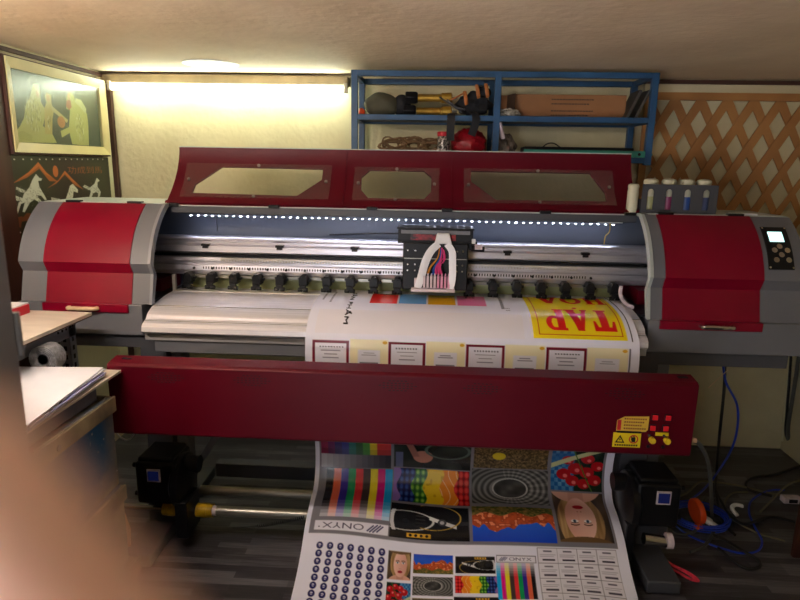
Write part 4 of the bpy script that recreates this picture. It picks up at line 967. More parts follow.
# ink bottles behind the slotted plate
for c, m, lab in ((.845, None, 'white ink bottle at the open left end of the slotted rack'), (.905, 'inky', 'ink bottle showing yellowish ink through the first slot'), (.975, 'inkm', 'ink bottle showing magenta ink in the slotted rack'), (1.045, 'inkc', 'ink bottle showing blue ink in the slotted rack')):
    pass
blist = [(.811, 2.535, None, 'white ink bottle poking out left of the slotted rack'), (.885, 2.555, 'inky', 'ink bottle behind the slot that shows yellowish ink'), (.957, 2.555, 'inkm', 'ink bottle behind the slot that shows magenta ink'), (1.030, 2.555, 'inkc', 'ink bottle behind the slot that shows bright blue ink'), (1.096, 2.555, 'inkk', 'ink bottle behind the slot that shows grey-blue ink')]
for x, y, m, lab in blist:
    z = 1.383 if m else 1.3785
    b = thing('ink_bottle', (x, y, z), lab, 'bottle', 'ink bottles')
    r = .029 if m else .022; sc_ = 1 if m else .86
    lv = z + .060 * sc_; z = z - .0 if m else z - .016; lv = z + .06 if not m else lv
    MB().lathe([(0, z + (0 if m else .016)), (r, z + (0 if m else .016)), (r, lv)], (x, y, 0), 28).build('ink_level', M[m] if m else M['capw'], b)
    MB().lathe([(r, lv), (r, z + .098), (r * .92, z + .110), (r * .96, z + .112)], (x, y, 0), 28).build('bottle_wall', M['capw'], b)
    MB().lathe([(r * .98, z + .112), (r * 1.0, z + .120), (r * .9, z + .127), (r * .5, z + .131), (0, z + .132)], (x, y, 0), 28).build('cap', M['capw'], b)

# ================================================================ the printed banner
BW = 1.24; BX0 = -.465
BP = [(2.597, 1.0075), (2.50, 1.0105), (2.40, 1.0075), (2.305, .9955), (2.235, .968), (2.180, .925), (2.163, .87), (2.163, .80), (2.19, .70), (2.25, .56), (2.315, .43), (2.335, .345), (2.326, .27), (2.285, .218), (2.20, .198), (2.10, .160), (2.0, .092), (1.90, .047), (1.78, .018), (1.62, .006)]
bp = smooth([(0, y, z) for y, z in BP], 12)
bq = np.array([[p.y, p.z] for p in bp]); bs_ = np.concatenate([[0], np.cumsum(np.hypot(*np.diff(bq, axis=0).T))])
def S_banner(U, V):
    y = np.interp(V, bs_, bq[:, 0]); z = np.interp(V, bs_, bq[:, 1]); x = BX0 + U
    w = np.clip((V - 1.02) / .25, 0, 1)
    y = y + w * .012 * np.sin(U * 6 + V * 5) + .004 * np.sin(U * 11 + V * 9) * np.clip((V - .75) / .2, 0, 1)
    z = z + w * .004 * np.sin(U * 8 + 1)
    return np.stack([x, y, z], -1)
BH = float(bs_[-1]); WHT = (230, 231, 246); GR = (120, 118, 126); MAR = (108, 14, 36)
L = {'r': {'red': (0.2223, 0.3327, 0.0732, 0.2307), 'sky': (0.3387, 0.451, 0.0665, 0.2268), 'amber': (0.4572, 0.5688, 0.0713, 0.2291), 'pinkt': (0.5769, 0.692, 0.0755, 0.2312), 'pale': (0.0328, 0.8208, 0.3062, 0.4366), 'sign': (0.854, 1.198, 0.0519, 0.4312)}, 't1': (0.135, 0.0746, 0.393), 't2': (0.0592, 0.0616, 0.2321), 't3': (0.7491, 0.073, 0.2793), 'tap': (0.9064, 1.1686, 0.2428, 0.3927), 'hoa': (0.912, 1.1842, 0.0454, 0.1638), 'bars': [(1.2156, 0.0, 0.4352), (1.2048, 0.4616, 0.7116)], 'card': [(0.0278, 0.1664, 0.4645, 0.7045), (0.3155, 0.4542, 0.4629, 0.7029), (0.6053, 0.7478, 0.4629, 0.7029), (0.9006, 1.0485, 0.4645, 0.7045)], 'cream': [(0.1703, 0.3135, 0.4618, 0.7018), (0.4561, 0.6013, 0.4621, 0.7021), (0.7495, 0.8965, 0.4638, 0.7038), (1.0502, 1.1989, 0.4651, 0.7051000000000001)], 'sheet1': (0.0188, 1.1699, 0.8411, 1.4333), 'ph': [('ramp', (0.0253, 0.3209, 0.9617, 1.1078), True), ('jean', (0.3335, 0.654, 0.9556, 1.0985), True), ('seeds', (0.6665, 0.9741, 0.9545, 1.0837), True), ('stripes', (0.0494, 0.3287, 1.1118, 1.3593), True), ('fruit', (0.3337, 0.6508, 1.1025, 1.2563), True), ('arch', (0.6612, 0.9777, 1.0884, 1.2386), True), ('cherries', (0.9891, 1.199, 0.9792, 1.1623), True), ('guitar', (0.3318, 0.6444, 1.2687, 1.4204), True), ('canyon', (0.6562, 0.9784, 1.2562, 1.419), True), ('face', (0.9918, 1.199, 1.1692, 1.4126), True), ('face', (0.3362, 0.4225, 1.4694, 1.5728), False), ('canyon', (0.4315, 0.5797, 1.4731, 1.5442), False), ('guitar', (0.5891, 0.7365, 1.4766, 1.5399), False), ('cherries', (0.3372, 0.4254, 1.5846, 1.6854), False), ('arch', (0.4312, 0.5788, 1.5556, 1.6283), False), ('fruit', (0.5861, 0.7463, 1.5492, 1.6157), False), ('seeds', (0.4325, 0.5774, 1.6401, 1.7024), False), ('guitar', (0.581, 0.7434, 1.6312, 1.6931), False), ('stripes', (0.7393, 0.8812, 1.4985, 1.6383), 'F')], 'onyx1': (0.0331, 0.3314, 1.3739, 1.4232), 'onyx2': (0.7414, 0.891, 1.47, 1.4975), 'dots': (0.0682, 0.3102, 1.4794, 1.6625, 0), 'tick': (0.8985, 1.199, 1.4384, 2.2384)}
cv = Canvas(BW, BH, .0023, WHT, ss=2)
R_ = L['r']
for k, c in (('red', (226, 38, 34)), ('sky', (98, 160, 222)), ('amber', (226, 172, 22)), ('pinkt', (230, 118, 168))):
    cv.rect(*R_[k], c)
cv.rect(R_['red'][0] + .02, R_['red'][1] - .01, R_['red'][2], R_['red'][2] + .014, (60, 20, 20))
u0, u1, v0, v1 = R_['pinkt']
for a, b in ((0, 0), (1, 0), (2, 0), (0, 1), (1, 1), (2, 1)):
    cv.rect(u0 + .035 + a * .014, u0 + .045 + a * .014, v0 + .008 + b * .020, v0 + .020 + b * .020, (70, 30, 50))
cv.rect(*R_['pale'], (230, 228, 238))
# SẢN PHẨM, turned sideways, and small lines beside it
tu, tv0, tv1 = L['t1']
for du in (0, .0015, .003): cv.text('SẢN PHẨM', tu + .002 + du, tv0 + du * .6, .024, (20, 18, 24), ang=PI / 2, width=tv1 - tv0)
for q in range(2):
    cv.text('ooooooooo' if q == 0 else 'oooo', L['t2'][0] - .035 * q, L['t2'][1], .007, (90, 86, 96), ang=PI / 2, width=(L['t2'][2] - L['t2'][1]) * (1 - .4 * q)) if False else None
    x = L['t2'][0] - .034 * q; y = L['t2'][1]
    while y < L['t2'][2] - .03 * q: cv.rect(x, x + .007, y, y + .006, (112, 108, 118)); y += .009
tu, tv0, tv1 = L['t3']
y = tv0
while y < tv1 - .03: cv.rect(tu, tu + .012, y, y + .008, (62, 58, 68)); y += .0125
cv.text('S', tu + .016, tv1 - .012, .016, (34, 30, 34), ang=PI / 2); cv.text('S', tu + .016, tv1 - .034, .016, (34, 30, 34), ang=PI / 2)
# yellow shop sign, upside down
YEL, RD = (244, 218, 18), (222, 26, 22)
u0, u1, v0, v1 = R_['sign']; cv.rect(u0, u1, v0, v1, YEL); cv.frame(u0 + .022, u1 - .012, v0 - .1, v1 - .016, .0035, (196, 60, 26)); cv.rect(u0, u1, v0 - .1, v0, WHT); cv.rect(u0, u1, v0 - .11, v0, WHT)
def glyph(ch):
    r = []
    if ch == 'T': r = [[(.32, .0), (.68, .0), (.68, .95), (.32, .95)], [(.0, .84), (1, .84), (1, 1), (.0, 1)], [(.0, .62), (.10, .62), (.20, .86), (.0, .9)], [(1, .62), (.90, .62), (.80, .86), (1, .9)], [(.22, 0), (.78, 0), (.78, .09), (.22, .09)]]
    if ch == 'A': r = [[(.02, 0), (.22, 0), (.58, 1), (.38, 1)], [(.34, 1), (.66, 1), (1.04, 0), (.64, 0)], [(.2, .26), (.8, .26), (.8, .38), (.2, .38)], [(-.03, 0), (.32, 0), (.32, .08), (-.03, .08)], [(.58, 0), (1.08, 0), (1.08, .08), (.58, .08)]]
    if ch == 'P': r = [[(.08, 0), (.44, 0), (.44, 1), (.08, 1)], [(0, 0), (.52, 0), (.52, .09), (0, .09)], [(0, .91), (.4, .91), (.4, 1), (0, 1)]]; r.append([(.4, 1)] + [(.58 + .38 * math.sin(t * PI), .71 + .29 * math.cos(t * PI)) for t in np.linspace(0, 1, 14)] + [(.4, .42), (.4, .54), (.54, .54)] + [(.58 + .12 * math.sin(t * PI), .71 - .18 * math.cos(t * PI)) for t in np.linspace(0, 1, 10)] + [(.4, .89)])
    if ch == 'H': r = [[(.1, 0), (.36, 0), (.36, 1), (.1, 1)], [(.64, 0), (.9, 0), (.9, 1), (.64, 1)], [(.3, .44), (.7, .44), (.7, .56), (.3, .56)]] + [[(a, b), (a + .44, b), (a + .44, b + .08), (a, b + .08)] for a in (0, .56) for b in (0, .92)]
    if ch == 'O': r = [[(.5 + .5 * math.cos(t), .5 + .5 * math.sin(t)) for t in np.linspace(0, 2 * PI, 30)]]
    return r
def word(s_, ur, vtop, w, h, dots):    # rotated half a turn: starts at the right edge and runs left, feet upwards
    n = len(s_); gap = .12; cw = w / (n + gap * (n - 1))
    for i, ch in enumerate(s_):
        x0 = ur - i * cw * (1 + gap)
        for P in glyph(ch): cv.poly([(x0 - a * cw, vtop + b * h) for a, b in P], RD)
        if ch == 'O': cv.ell(x0 - cw * .5, vtop + h * .5, cw * .24, h * .36, YEL)
        if ch in dots: cv.ell(x0 - cw * .5, vtop + dots[ch] * h, .009, .009, RD)
tw = L['tap']; word('TAP', tw[1], tw[2], tw[1] - tw[0], tw[3] - tw[2], {'A': -.13})
tw = L['hoa']; word('HOA', tw[1], tw[2], tw[1] - tw[0], tw[3] - tw[2], {})
for x, a, b in L['bars']: cv.rect(x - .0022, x + .0022, a, b, (70, 66, 74))
for x in (L['bars'][0][0],): pass
# reward cards: maroon frames between cream cards (their square codes are left blank)
for (u0, u1, v0, v1) in L['cream']:
    cv.rect(u0, u1, v0 - .004, v1, (236, 228, 190)); cv.rect(u0 + .03, u1 - .03, v0 + .035, v1, (226, 226, 236))
    for k, w in enumerate((.04, .055)): cv.rect((u0 + u1) / 2 - w / 2, (u0 + u1) / 2 + w / 2, v0 + .045 + k * .008, v0 + .048 + k * .008, (130, 126, 140))
    cv.rect((u0 + u1) / 2 - .035, (u0 + u1) / 2 + .035, v0 + .083, v0 + .088, (90, 86, 100)); cv.ell(u1 - .012, v0 + .006, .009, .006, (210, 160, 40))
for (u0, u1, v0, v1) in L['card']:
    cv.rect(u0, u1, v0, v1, (224, 224, 236)); cv.frame(u0, u1, v0, v1, .010, MAR)
    cx = (u0 + u1) / 2
    x = cx - .042
    while x < cx + .042: cv.rect(x, x + .006, v0 + .022, v0 + .027, (70, 66, 80)); x += .0105
    for k, w in enumerate((.075, .05, .06)): cv.rect(cx - w / 2, cx + w / 2, v0 + .037 + k * .014, v0 + .040 + k * .014, (120, 116, 130))
# ---- test print photos
def C(*a): return np.array(a, float)
def mixc(a, b, t): return a * (1 - t[..., None]) + b * t[..., None]
def hsh(x, y): return np.modf(np.abs(np.sin(x * 12.9898 + y * 78.233) * 43758.5453))[0]
def vn(x, y):
    i, j = np.floor(x), np.floor(y); f, g = x - i, y - j; f = f * f * (3 - 2 * f); g = g * g * (3 - 2 * g)
    return (hsh(i, j) * (1 - f) + hsh(i + 1, j) * f) * (1 - g) + (hsh(i, j + 1) * (1 - f) + hsh(i + 1, j + 1) * f) * g
def stripes(a, b):
    cols = [(20, 160, 225), (212, 20, 130), (238, 220, 40), (70, 54, 54), (222, 50, 56), (16, 148, 84), (52, 40, 150), (232, 106, 70), (26, 24, 28)]
    o = np.zeros(a.shape + (3,)); k = np.clip((a * 9).astype(int), 0, 8)
    for i, c in enumerate(cols): o[k == i] = c
    t = np.clip((.42 - b) / .42, 0, 1); t = np.floor(t * 6) / 6
    return mixc(o, C(232, 230, 238), t * .92)
def ramp(a, b):
    h = np.floor(a * 10) / 10; o = np.zeros(a.shape + (3,))
    pal = [(214, 60, 60), (214, 60, 60), (226, 206, 50), (70, 160, 70), (30, 96, 60), (30, 120, 120), (44, 60, 150), (50, 40, 110), (110, 30, 100), (160, 30, 80)]
    for i, c in enumerate(pal): o[np.clip((a * 10).astype(int), 0, 9) == i] = c
    o = o * (.55 + .55 * np.floor(b * 5) / 5)[..., None]
    g = b < .42; gv = 40 + 150 * np.floor(a * 12) / 12; o[g] = np.stack([gv, gv, gv + 10], -1)[g]; return o
def fruit(a, b):
    o = np.zeros(a.shape + (3,)); w = a + .03 * np.sin(b * 9)
    o[:] = (200, 40, 34)
    x, y = (a * 14) % 1 - .5, (b * 5) % 1 - .5; d = np.hypot(x, y * .9)
    m = w < .17; o[m] = (200, 26, 30); o[m & (d < .3)] = (226, 60, 56); o[m & (d > .46)] = (120, 10, 16)
    m = (w >= .17) & (w < .36); o[m] = (236, 138, 34); o[m & (np.abs(np.sin(a * 30 + np.sin(b * 5) * 2)) < .14)] = (248, 214, 150)
    m = (w >= .36) & (w < .58); o[m] = (238, 202, 28); o[m & (vn(a * 20, b * 10) > .72)] = (214, 170, 20)
    m = (w >= .58) & (w < .74); o[m] = (64, 140, 40); o[m & (d < .24)] = (140, 196, 70); o[m & (d > .42)] = (26, 84, 26)
    m = (w >= .74) & (w < .93); o[m] = (24, 44, 112); o[m & (d < .26)] = (52, 84, 160); o[m & (d > .44)] = (14, 22, 66)
    m = w >= .93; o[m] = (140, 110, 184); return o
def arch(a, b):
    x, y = (a - .50) * 1.7, (b - .48); r = np.hypot(x * .8, y * 1.15); th = np.arctan2(y, x)
    g = 92 + 36 * np.sin(r * 60 + th * 1.0) * (r > .3) + 26 * (np.sin(th * 26) > .2) * (r > .34) * (x < .15)
    g = np.where(r < .30, 44 + 40 * vn(a * 12, b * 8), g); g = np.where((r > .29) & (r < .32), 176, g); g = g * (1 - .35 * np.clip(r - .45, 0, 1))
    return np.stack([g, g, g * .98], -1)
def canyon(a, b):
    o = mixc(C(24, 66, 190), C(30, 104, 220), np.clip(b * 1.6, 0, 1)); s_ = .42 + .10 * np.sin(a * 7) + .09 * (vn(a * 14, a * 0) - .5) * 2
    m = b > s_; n = vn(a * 30, b * 16); o[m] = mixc(C(206, 92, 44), C(120, 46, 24), n)[m]; o[m & (n > .7)] = (232, 140, 90)
    m = b > .76 + .06 * np.sin(a * 17); o[m] = mixc(C(50, 66, 26), C(150, 120, 60), vn(a * 40, b * 26))[m]; return o
def guitar(a, b):
    o = mixc(C(10, 10, 12), C(34, 34, 36), vn(a * 5, b * 4)); 
    m = np.abs(np.hypot((a - .80) * .8, (b - .5)) - .28) < .012; o[m] = (200, 200, 196)
    m = (np.abs((b - .52) - (a - .36) * .7) < .055) & (a > .16) & (a < .50); o[m] = (214, 214, 212)
    m = np.hypot((a - .34) * 1.8, b - .50) < .10; o[m] = (60, 60, 64); m = np.hypot((a - .34) * 1.8, b - .50) < .05; o[m] = (180, 180, 182)
    m = (np.abs(b - .10) < .055) & (a > .48) & (a < .78); o[m] = (206, 160, 50)
    for k in range(4): o[(np.hypot((a - .53 - k * .068) * 1.8, b - .10) < .035)] = (24, 20, 16)
    m = (np.abs(np.hypot((a - .45) * 1.1, b - .65) - .38) < .010) & (a < .62); o[m] = (190, 156, 60)
    m = (np.abs(a - .90 - .08 * np.sin(b * 3)) < .025) & (b < .8) & (b > .2); o[m] = (206, 206, 210)
    m = (a > .55) & (a < .68) & (b > .3) & (b < .7) & (np.sin(b * 60) > .4); o[m] = (48, 46, 44); return o
def cherries(a, b):
    o = mixc(C(24, 90, 150), C(120, 180, 214), (np.sin(a * 44) * np.sin(b * 36) > 0) * 1.0 * vn(a * 5, b * 5)); o[a < .55] = (20, 40, 28)
    for cx, cy, r in ((.15, .25, .13), (.36, .16, .12), (.58, .22, .13), (.30, .42, .14), (.10, .58, .13), (.52, .50, .15), (.75, .36, .14), (.30, .75, .13), (.68, .70, .12)):
        d = np.hypot(a - cx, (b - cy) * 1.1); o[d < r] = (176, 14, 26); o[np.hypot(a - cx + .03, b - cy + .04) < r * .3] = (232, 110, 110)
    m = np.abs((b - .9) + (a - .3) * .5) < .06; o[m] = (196, 200, 150); o[(np.abs(a - .2 - b * .4) < .012)] = (70, 110, 40); return o
def face(a, b):
    o = mixc(C(46, 40, 38), C(92, 72, 50), vn(a * 9, b * 3)); x = (a - .54); y = b - .45
    hair = np.hypot(x / .44, (y + .05) / .62) < 1; o[hair] = mixc(C(120, 90, 54), C(188, 154, 104), vn(a * 26, b * 3))[hair]
    m = (np.hypot((x) / .52, (b - 1.12) / .30) < 1); o[m] = (206, 156, 136)
    m = (np.abs(x) < .15) & (b > .7); o[m] = (190, 138, 120)
    f = np.hypot(x / .29, y / .46) < 1; sh = np.clip(.5 + x * 1.6, 0, 1); o[f] = mixc(C(232, 190, 172), C(206, 150, 134), sh)[f]
    for sx in (-.125, .125):
        o[np.hypot((x - sx) / .072, (b - .40) / .030) < 1] = (232, 226, 222); o[np.hypot((x - sx) / .030, (b - .40) / .030) < 1] = (76, 96, 120); o[np.hypot((x - sx) / .013, (b - .40) / .015) < 1] = (16, 16, 20)
        o[(np.abs(x - sx) < .085) & (np.abs(b - .335 + .02 * np.cos((x - sx) * 18)) < .012)] = (96, 66, 46)
        o[(np.abs(x - sx) < .07) & (np.abs(b - .372 + .010 * np.cos((x - sx) * 20)) < .006)] = (50, 34, 32)
        o[np.hypot((x - sx * .26) / .016, (b - .60) / .010) < 1] = (140, 80, 70)
    o[(np.abs(x - .035) < .010) & (b > .42) & (b < .58)] = (214, 160, 142)
    m = (np.hypot(x / .105, (b - .715) / .048) < 1); o[m] = (170, 34, 48); o[m & (np.abs(b - .715) < .006)] = (96, 14, 26)
    m = (np.hypot((x - .0) / .60, (b + .10) / .20) < 1); o[m] = (104, 78, 48)
    return o
def jean(a, b):
    o = mixc(C(16, 18, 20), C(50, 58, 52), vn(a * 4, b * 3)); m = np.hypot((a - .62) / .13, (b - .36) / .20) < 1; o[m] = (176, 120, 104)
    m = (np.abs(a - .72 - (b - .4) * .2) < .045) & (b > .35); o[m] = (150, 100, 88); o[(np.abs(a - .93) < .05) & (b < .5)] = (90, 96, 130)
    o[np.abs(np.hypot(a - .3, b - .6) - .28) < .02] = (84, 100, 92); return o
def seeds(a, b):
    n = vn(a * 60, b * 26); o = mixc(C(52, 42, 26), C(142, 118, 72), n); m = np.hypot((a - .66) / .09, (b - .45) / .14) < 1; o[m] = (214, 190, 40); return o
FN = dict(ramp=ramp, stripes=stripes, fruit=fruit, arch=arch, canyon=canyon, guitar=guitar, cherries=cherries, face=face, jean=jean, seeds=seeds)
u0, u1, v0, v1 = L['sheet1']; u1 = 1.209; cv.rect(u0, u1, v0, v1, GR)
for nm, (u0, u1, v0, v1), rot in L['ph']:
    fn = FN[nm] if rot != 'F' else (lambda a, b, g=FN[nm]: g(a, b))
    cv.func(u0, u1, v0, v1, fn, rot is True)
# name block with its striped diamond, upside down on the upper sheet and upright on the lower one
u0, u1, v0, v1 = L['onyx1']; cv.rect(u0, u1, v0, v1, (226, 226, 236)); cv.frame(u0, u1, v0, v1, .004, GR)
def diamond(cu, cv_, r, rot):
    for k in range(4):
        o = (k - 1.5) * r * .55; h = r * (1.0, 1.25, 1.25, 1.0)[k] * .62
        cv.line([(cu + o - h * .9, cv_ + h * .9), (cu + o + h * .9, cv_ - h * .9)], r * .24, (62, 60, 100))
hh = (v1 - v0); diamond(u1 - .055, (v0 + v1) / 2, hh * .46, True); cv.text('ONYX', u1 - .100, v0 + hh * .26, hh * .48, (84, 80, 100), ang=PI, width=.165)
cv.ell(u0 + .022, v1 - hh * .35, .003, .003, (84, 80, 100))
u0, u1, v0, v1 = L['onyx2']; cv.rect(u0, u1, v0, v1, (226, 226, 236)); cv.frame(u0, u1, v0, v1, .003, GR); hh = v1 - v0
diamond(u0 + .026, (v0 + v1) / 2, hh * .42, False); cv.text('ONYX', u0 + .048, v1 - hh * .28, hh * .46, (84, 80, 100), width=u1 - u0 - .065)
# rows of round navy badges
bu0, bu1, bv0, bv1, sk = L['dots']
for r in range(9):
    for c in range(7):
        t = r / 6; cu = bu0 + (bu1 - bu0) * c / 6; cv_ = bv0 + (bv1 - bv0) * t
        if cv_ > BH - .02: continue
        cv.ell(cu, cv_, .0145, .0155, (206, 206, 216)); cv.ell(cu, cv_, .0125, .0135, (34, 34, 92)); cv.ell(cu, cv_ - .001, .0055, .006, (190, 190, 214)); cv.rect(cu - .005, cu + .005, cv_ - .001, cv_ + .0015, (34, 34, 92))
# grid of small tickets
tu0, tu1, tv0, tv1 = L['tick']
cv.rect(tu0, tu1, tv0, min(tv1, BH - .02), (224, 222, 232))
nc, rh = 4, .058
for c in range(nc + 1): x = tu0 + (tu1 - tu0) * c / nc; cv.rect(x - .001, x + .001, tv0, tv1, GR)
v = tv0
while v < tv1 - .01:
    cv.rect(tu0, tu1, v - .001, v + .001, GR)
    for c in range(nc):
        x = tu0 + (tu1 - tu0) * c / nc; w = (tu1 - tu0) / nc
        cv.rect(x + w * .28, x + w * .72, v + .010, v + .015, (96, 92, 108)); cv.rect(x + w * .1, x + w * .9, v + .024, v + .0265, (160, 156, 170)); cv.rect(x + w * .1, x + w * .8, v + .031, v + .0335, (160, 156, 170))
        cv.rect(x + w * .22, x + w * .86, v + .042, v + .049, (60, 56, 70))
    v += rh
M['vinyl'] = mat('printed_vinyl', (255, 255, 255), .22, attr='ink', coat=.15, spec=.45)
bn = cv.mesh('printed_banner', S_banner, M['vinyl'], None, (.155, 2.1, .006))
tag(bn, 'glossy white vinyl banner of mixed prints running from the printer onto the floor', 'banner')

# ================================================================ left side
lk = thing('steel_locker', (-1.05, .72, 0), 'tall grey steel locker with a hinged door at the left edge', 'locker')
MB().box(-1.36, -.728, .45, .985, .02, 1.93).build('body', M['locker'], lk, bevel=.004)
MB().box(-.728, -.712, .455, .968, .06, 1.90).build('door', M['locker'], lk, bevel=.003)
for z in (1.252, .45, 1.75):
    MB().cyl((-.716, .9765, z - .038), (-.716, .9765, z + .038), .0075, n=16).cyl((-.716, .9765, z - .002), (-.716, .9765, z + .002), .0082, n=16).build('hinge', M['locker'], lk)
MB().box(-.7275, -.7268, .9685, .9700, .06, 1.90).build('door_gap', M['hole'], lk)
tb = thing('side_table', (-1.5, 1.75, 0), 'slotted-angle steel table with a pale laminate top, left of the printer', 'table')
MB().box(-1.74, -1.283, 1.19, 2.165, .972, .984).build('table_top', M['laminate'], tb)
MB().box(-1.74, -1.2825, 1.19, 2.1655, .968, .972).build('top_edge', M['boardedge'], tb)
MB().box(-1.345, -1.342, 1.21, 2.150, .900, .968).build('apron', M['slotted'], tb)
MB().box(-1.72, -1.345, 2.147, 2.150, .920, .968).build('apron', M['slotted'], tb)
def angle_leg(x, y, sx, sy):
    l = MB().box(min(x, x + sx * .040), max(x, x + sx * .040), y, y + sy * .003, 0, .968) if sy > 0 else MB().box(min(x, x + sx * .040), max(x, x + sx * .040), y - .003, y, 0, .968)
    l.box(min(x, x + sx * .003), max(x, x + sx * .003), min(y, y + sy * .04), max(y, y + sy * .04), 0, .968)
    h = l.build('leg', M['slotted'], tb)
    q = MB(); z = .03
    while z < .95:
        q.box(min(x, x + sx * .04) + .014, min(x, x + sx * .04) + .026, min(y - sy * .0006, y + sy * .0036) , max(y - sy * .0006, y + sy * .0036), z, z + .018)
        q.box(min(x - sx * .0006, x + sx * .0036), max(x - sx * .0006, x + sx * .0036), y + sy * .014, y + sy * .026, z, z + .018); z += .034
    q.build('slot_holes', M['hole'], h)
angle_leg(-1.342, 2.105, -1, 1); angle_leg(-1.342, 1.215, -1, 1); angle_leg(-1.72, 2.105, 1, 1); angle_leg(-1.72, 1.215, 1, 1)
q = MB(); 
for y in (2.04, 2.065, 2.09, 2.115, 2.13): q.cyl((-1.3425, y, .935 + .004 * (y > 2.1)), (-1.3405, y, .935 + .004 * (y > 2.1)), .005, n=10)
q.build('bolt_holes', M['hole'], tb)
bk = thing('red_edged_box', (-1.52, 2.06, .984), 'small pale box with a dark red edge on the laminate table', 'box')
MB().box(-1.66, -1.500, 2.02, 2.13, .984, 1.018).build('body', M['redlid'], bk, bevel=.002)
MB().box(-1.658, -1.502, 2.022, 2.128, 1.018, 1.024).build('lid', M['paperw'], bk)
topthing(MB().path([(-1.28, 1.98, .01), (-1.40, 2.03, .955)], .011, 12), 'wooden_stick', M['lidwood'], 'pale wooden stick leaning under the laminate table', 'stick')
co = MB()
for k in range(5): co.lathe([(.018 + .006 * k, -.026), (.023 + .006 * k, -.029), (.023 + .006 * k, .029), (.018 + .006 * k, .026)], (-1.285, 1.885, .8945), 36, axis='y')
# crates: open ply boxes stacked
def crate(z0, z1, x0, x1, y0, y1, m, label, rot=0, rim=True):
    c = ((x0 + x1) / 2, (y0 + y1) / 2, z0)
    t = thing('plywood_crate', c, label, 'crate', 'plywood crates')
    th = .014
    # walls
    MB().box(x1 - th, x1, y0, y1, z0, z1).build('side_panel', m, t, bevel=.002)
    MB().box(x0, x0 + th, y0, y1, z0, z1).build('side_panel', M['crate'], t, bevel=.002)
    MB().box(x0 + th, x1 - th, y0, y0 + th, z0, z1).build('end_panel', M['crate'], t)
    MB().box(x0 + th, x1 - th, y1 - th, y1, z0, z1).build('end_panel', M['crate'], t)
    MB().box(x0 + th, x1 - th, y0 + th, y1 - th, z0, z0 + .01).build('bottom_panel', M['crate'], t)
    MB().box(x0 + th, x1 - th, y0 + th, y1 - th, z1 - .03, z1 - .02).build('lid_panel', M['crate'], t)
    if rim:
        MB().box(x1, x1 + .010, y0 - .006, y1 + .008, z1 - .055, z1 - .002).build('rim_batten', M['crate'], t, bevel=.002, label='raised wooden batten along the rim')
    MB().cyl((x1 + .010, y0 + .25, z1 - .034), (x1 + .013, y0 + .25, z1 - .034), .009, n=12).build('bolt', M['screw'], t)
    return t
crate(.462, .782, -1.60, -1.052, 1.28, 1.842, M['crate_blue'], 'ply crate with a blue paint stain on its side, topmost of the stack')
crate(.165, .452, -1.60, -1.046, 1.30, 1.850, M['crate'], 'bare grimy ply crate, middle of the stack')
crate(.0, .156, -1.62, -1.028, 1.28, 1.870, M['crate'], 'bare ply crate standing on the floor, bottom of the stack')
topthing(MB().box(-1.585, -1.045, 1.30, 1.835, .4525, .4615), 'grey_divider_sheet', M['dgreypl'], 'grey sheet lying between the top crate and the middle crate', 'sheet')
topthing(MB().box(-1.59, -1.048, 1.30, 1.850, .1565, .1645), 'grey_divider_sheet', M['dgreypl'], 'grey sheet lying between the middle crate and the bottom crate', 'sheet')
# grey tray with papers on top
tr = MB().box(-1.58, -1.075, 1.30, 1.80, .783, .838)
topthing(tr, 'grey_tray', M['dgreypl'], 'worn blue-grey flat box on the topmost crate', 'box', bevel=.004)
topthing(MB().box(-1.62, -1.052, 1.40, 1.918, .8385, .8465), 'laminate_offcut', M['laminate'], 'pale board under the white papers', 'board')
def sheets():
    rr = random.Random(3); k = 0
    for i in range(7):
        z = .8475 + i * .0042; a = rr.uniform(-.06, .06) + .10; cx, cy = -1.310 + rr.uniform(-.012, .012), 1.60 + rr.uniform(-.015, .015)
        w, l = .50, .46; n = 12; vs = []; fs = []
        for p in range(n + 1):
            for q in range(n + 1):
                u, v = (p / n - .5) * w, (q / n - .5) * l
                zz = z + (.012 * (u / w + .5) ** 3 * (-1 if i < 3 else -.2)) * 0 + .005 * math.sin(u * 9 + i * .3) * .15
                for o_ in (0,): vs.append((cx + u * math.cos(a) - v * math.sin(a), cy + u * math.sin(a) + v * math.cos(a), zz))
        m_ = len(vs); vs += [(x, y, z_ + .0036) for x, y, z_ in vs]
        for p in range(n):
            for q in range(n):
                b = p * (n + 1) + q; fs.append((b, b + 1, b + n + 2, b + n + 1)); fs.append((m_ + b, m_ + b + n + 1, m_ + b + n + 2, m_ + b + 1))
        bd = [p * (n + 1) for p in range(n + 1)] + [n * (n + 1) + q for q in range(1, n + 1)] + [p * (n + 1) + n for p in range(n - 1, -1, -1)] + [q for q in range(n - 1, 0, -1)]
        for j in range(len(bd)): e, f = bd[j], bd[(j + 1) % len(bd)]; fs.append((e, f, m_ + f, m_ + e))
        o = MB().add(vs, fs).build('paper_wad', M['paperl'] if i == 3 else M['paperw'])
        tag(o, 'lilac plastic sleeve sandwiched between the white papers' if i == 3 else ('white paper sheets, topmost of the pile on the crates' if i == 6 else 'thin layer of white papers within the pile on the crates'), 'paper', 'papers piled on the crates' if i != 3 else None)
        if i == 4:
            q = MB()
            for t_ in (-.12, -.06, 0, .06, .12):
                x = cx + (w / 2 - .0) * math.cos(a) - t_ * math.sin(a); y = cy + (w / 2) * math.sin(a) + t_ * math.cos(a)
                q.obox((x, y, z + .0018), (.002, .018, .003), (0, 0, a))
            q.build('black_marks', M['ink_black'], o)
sheets()
topthing(MB().obox((-1.30, 1.50, .8795), (.03, .02, .002), (0, 0, .4)), 'yellow_note', M['sticker_y'], 'tiny yellow tag on the white papers', 'tag')
topthing(co, 'wrap_coil', M['coil'], 'grey-white coil of wrap standing under the laminate table', 'coil', org=(-1.285, 1.885, .847))
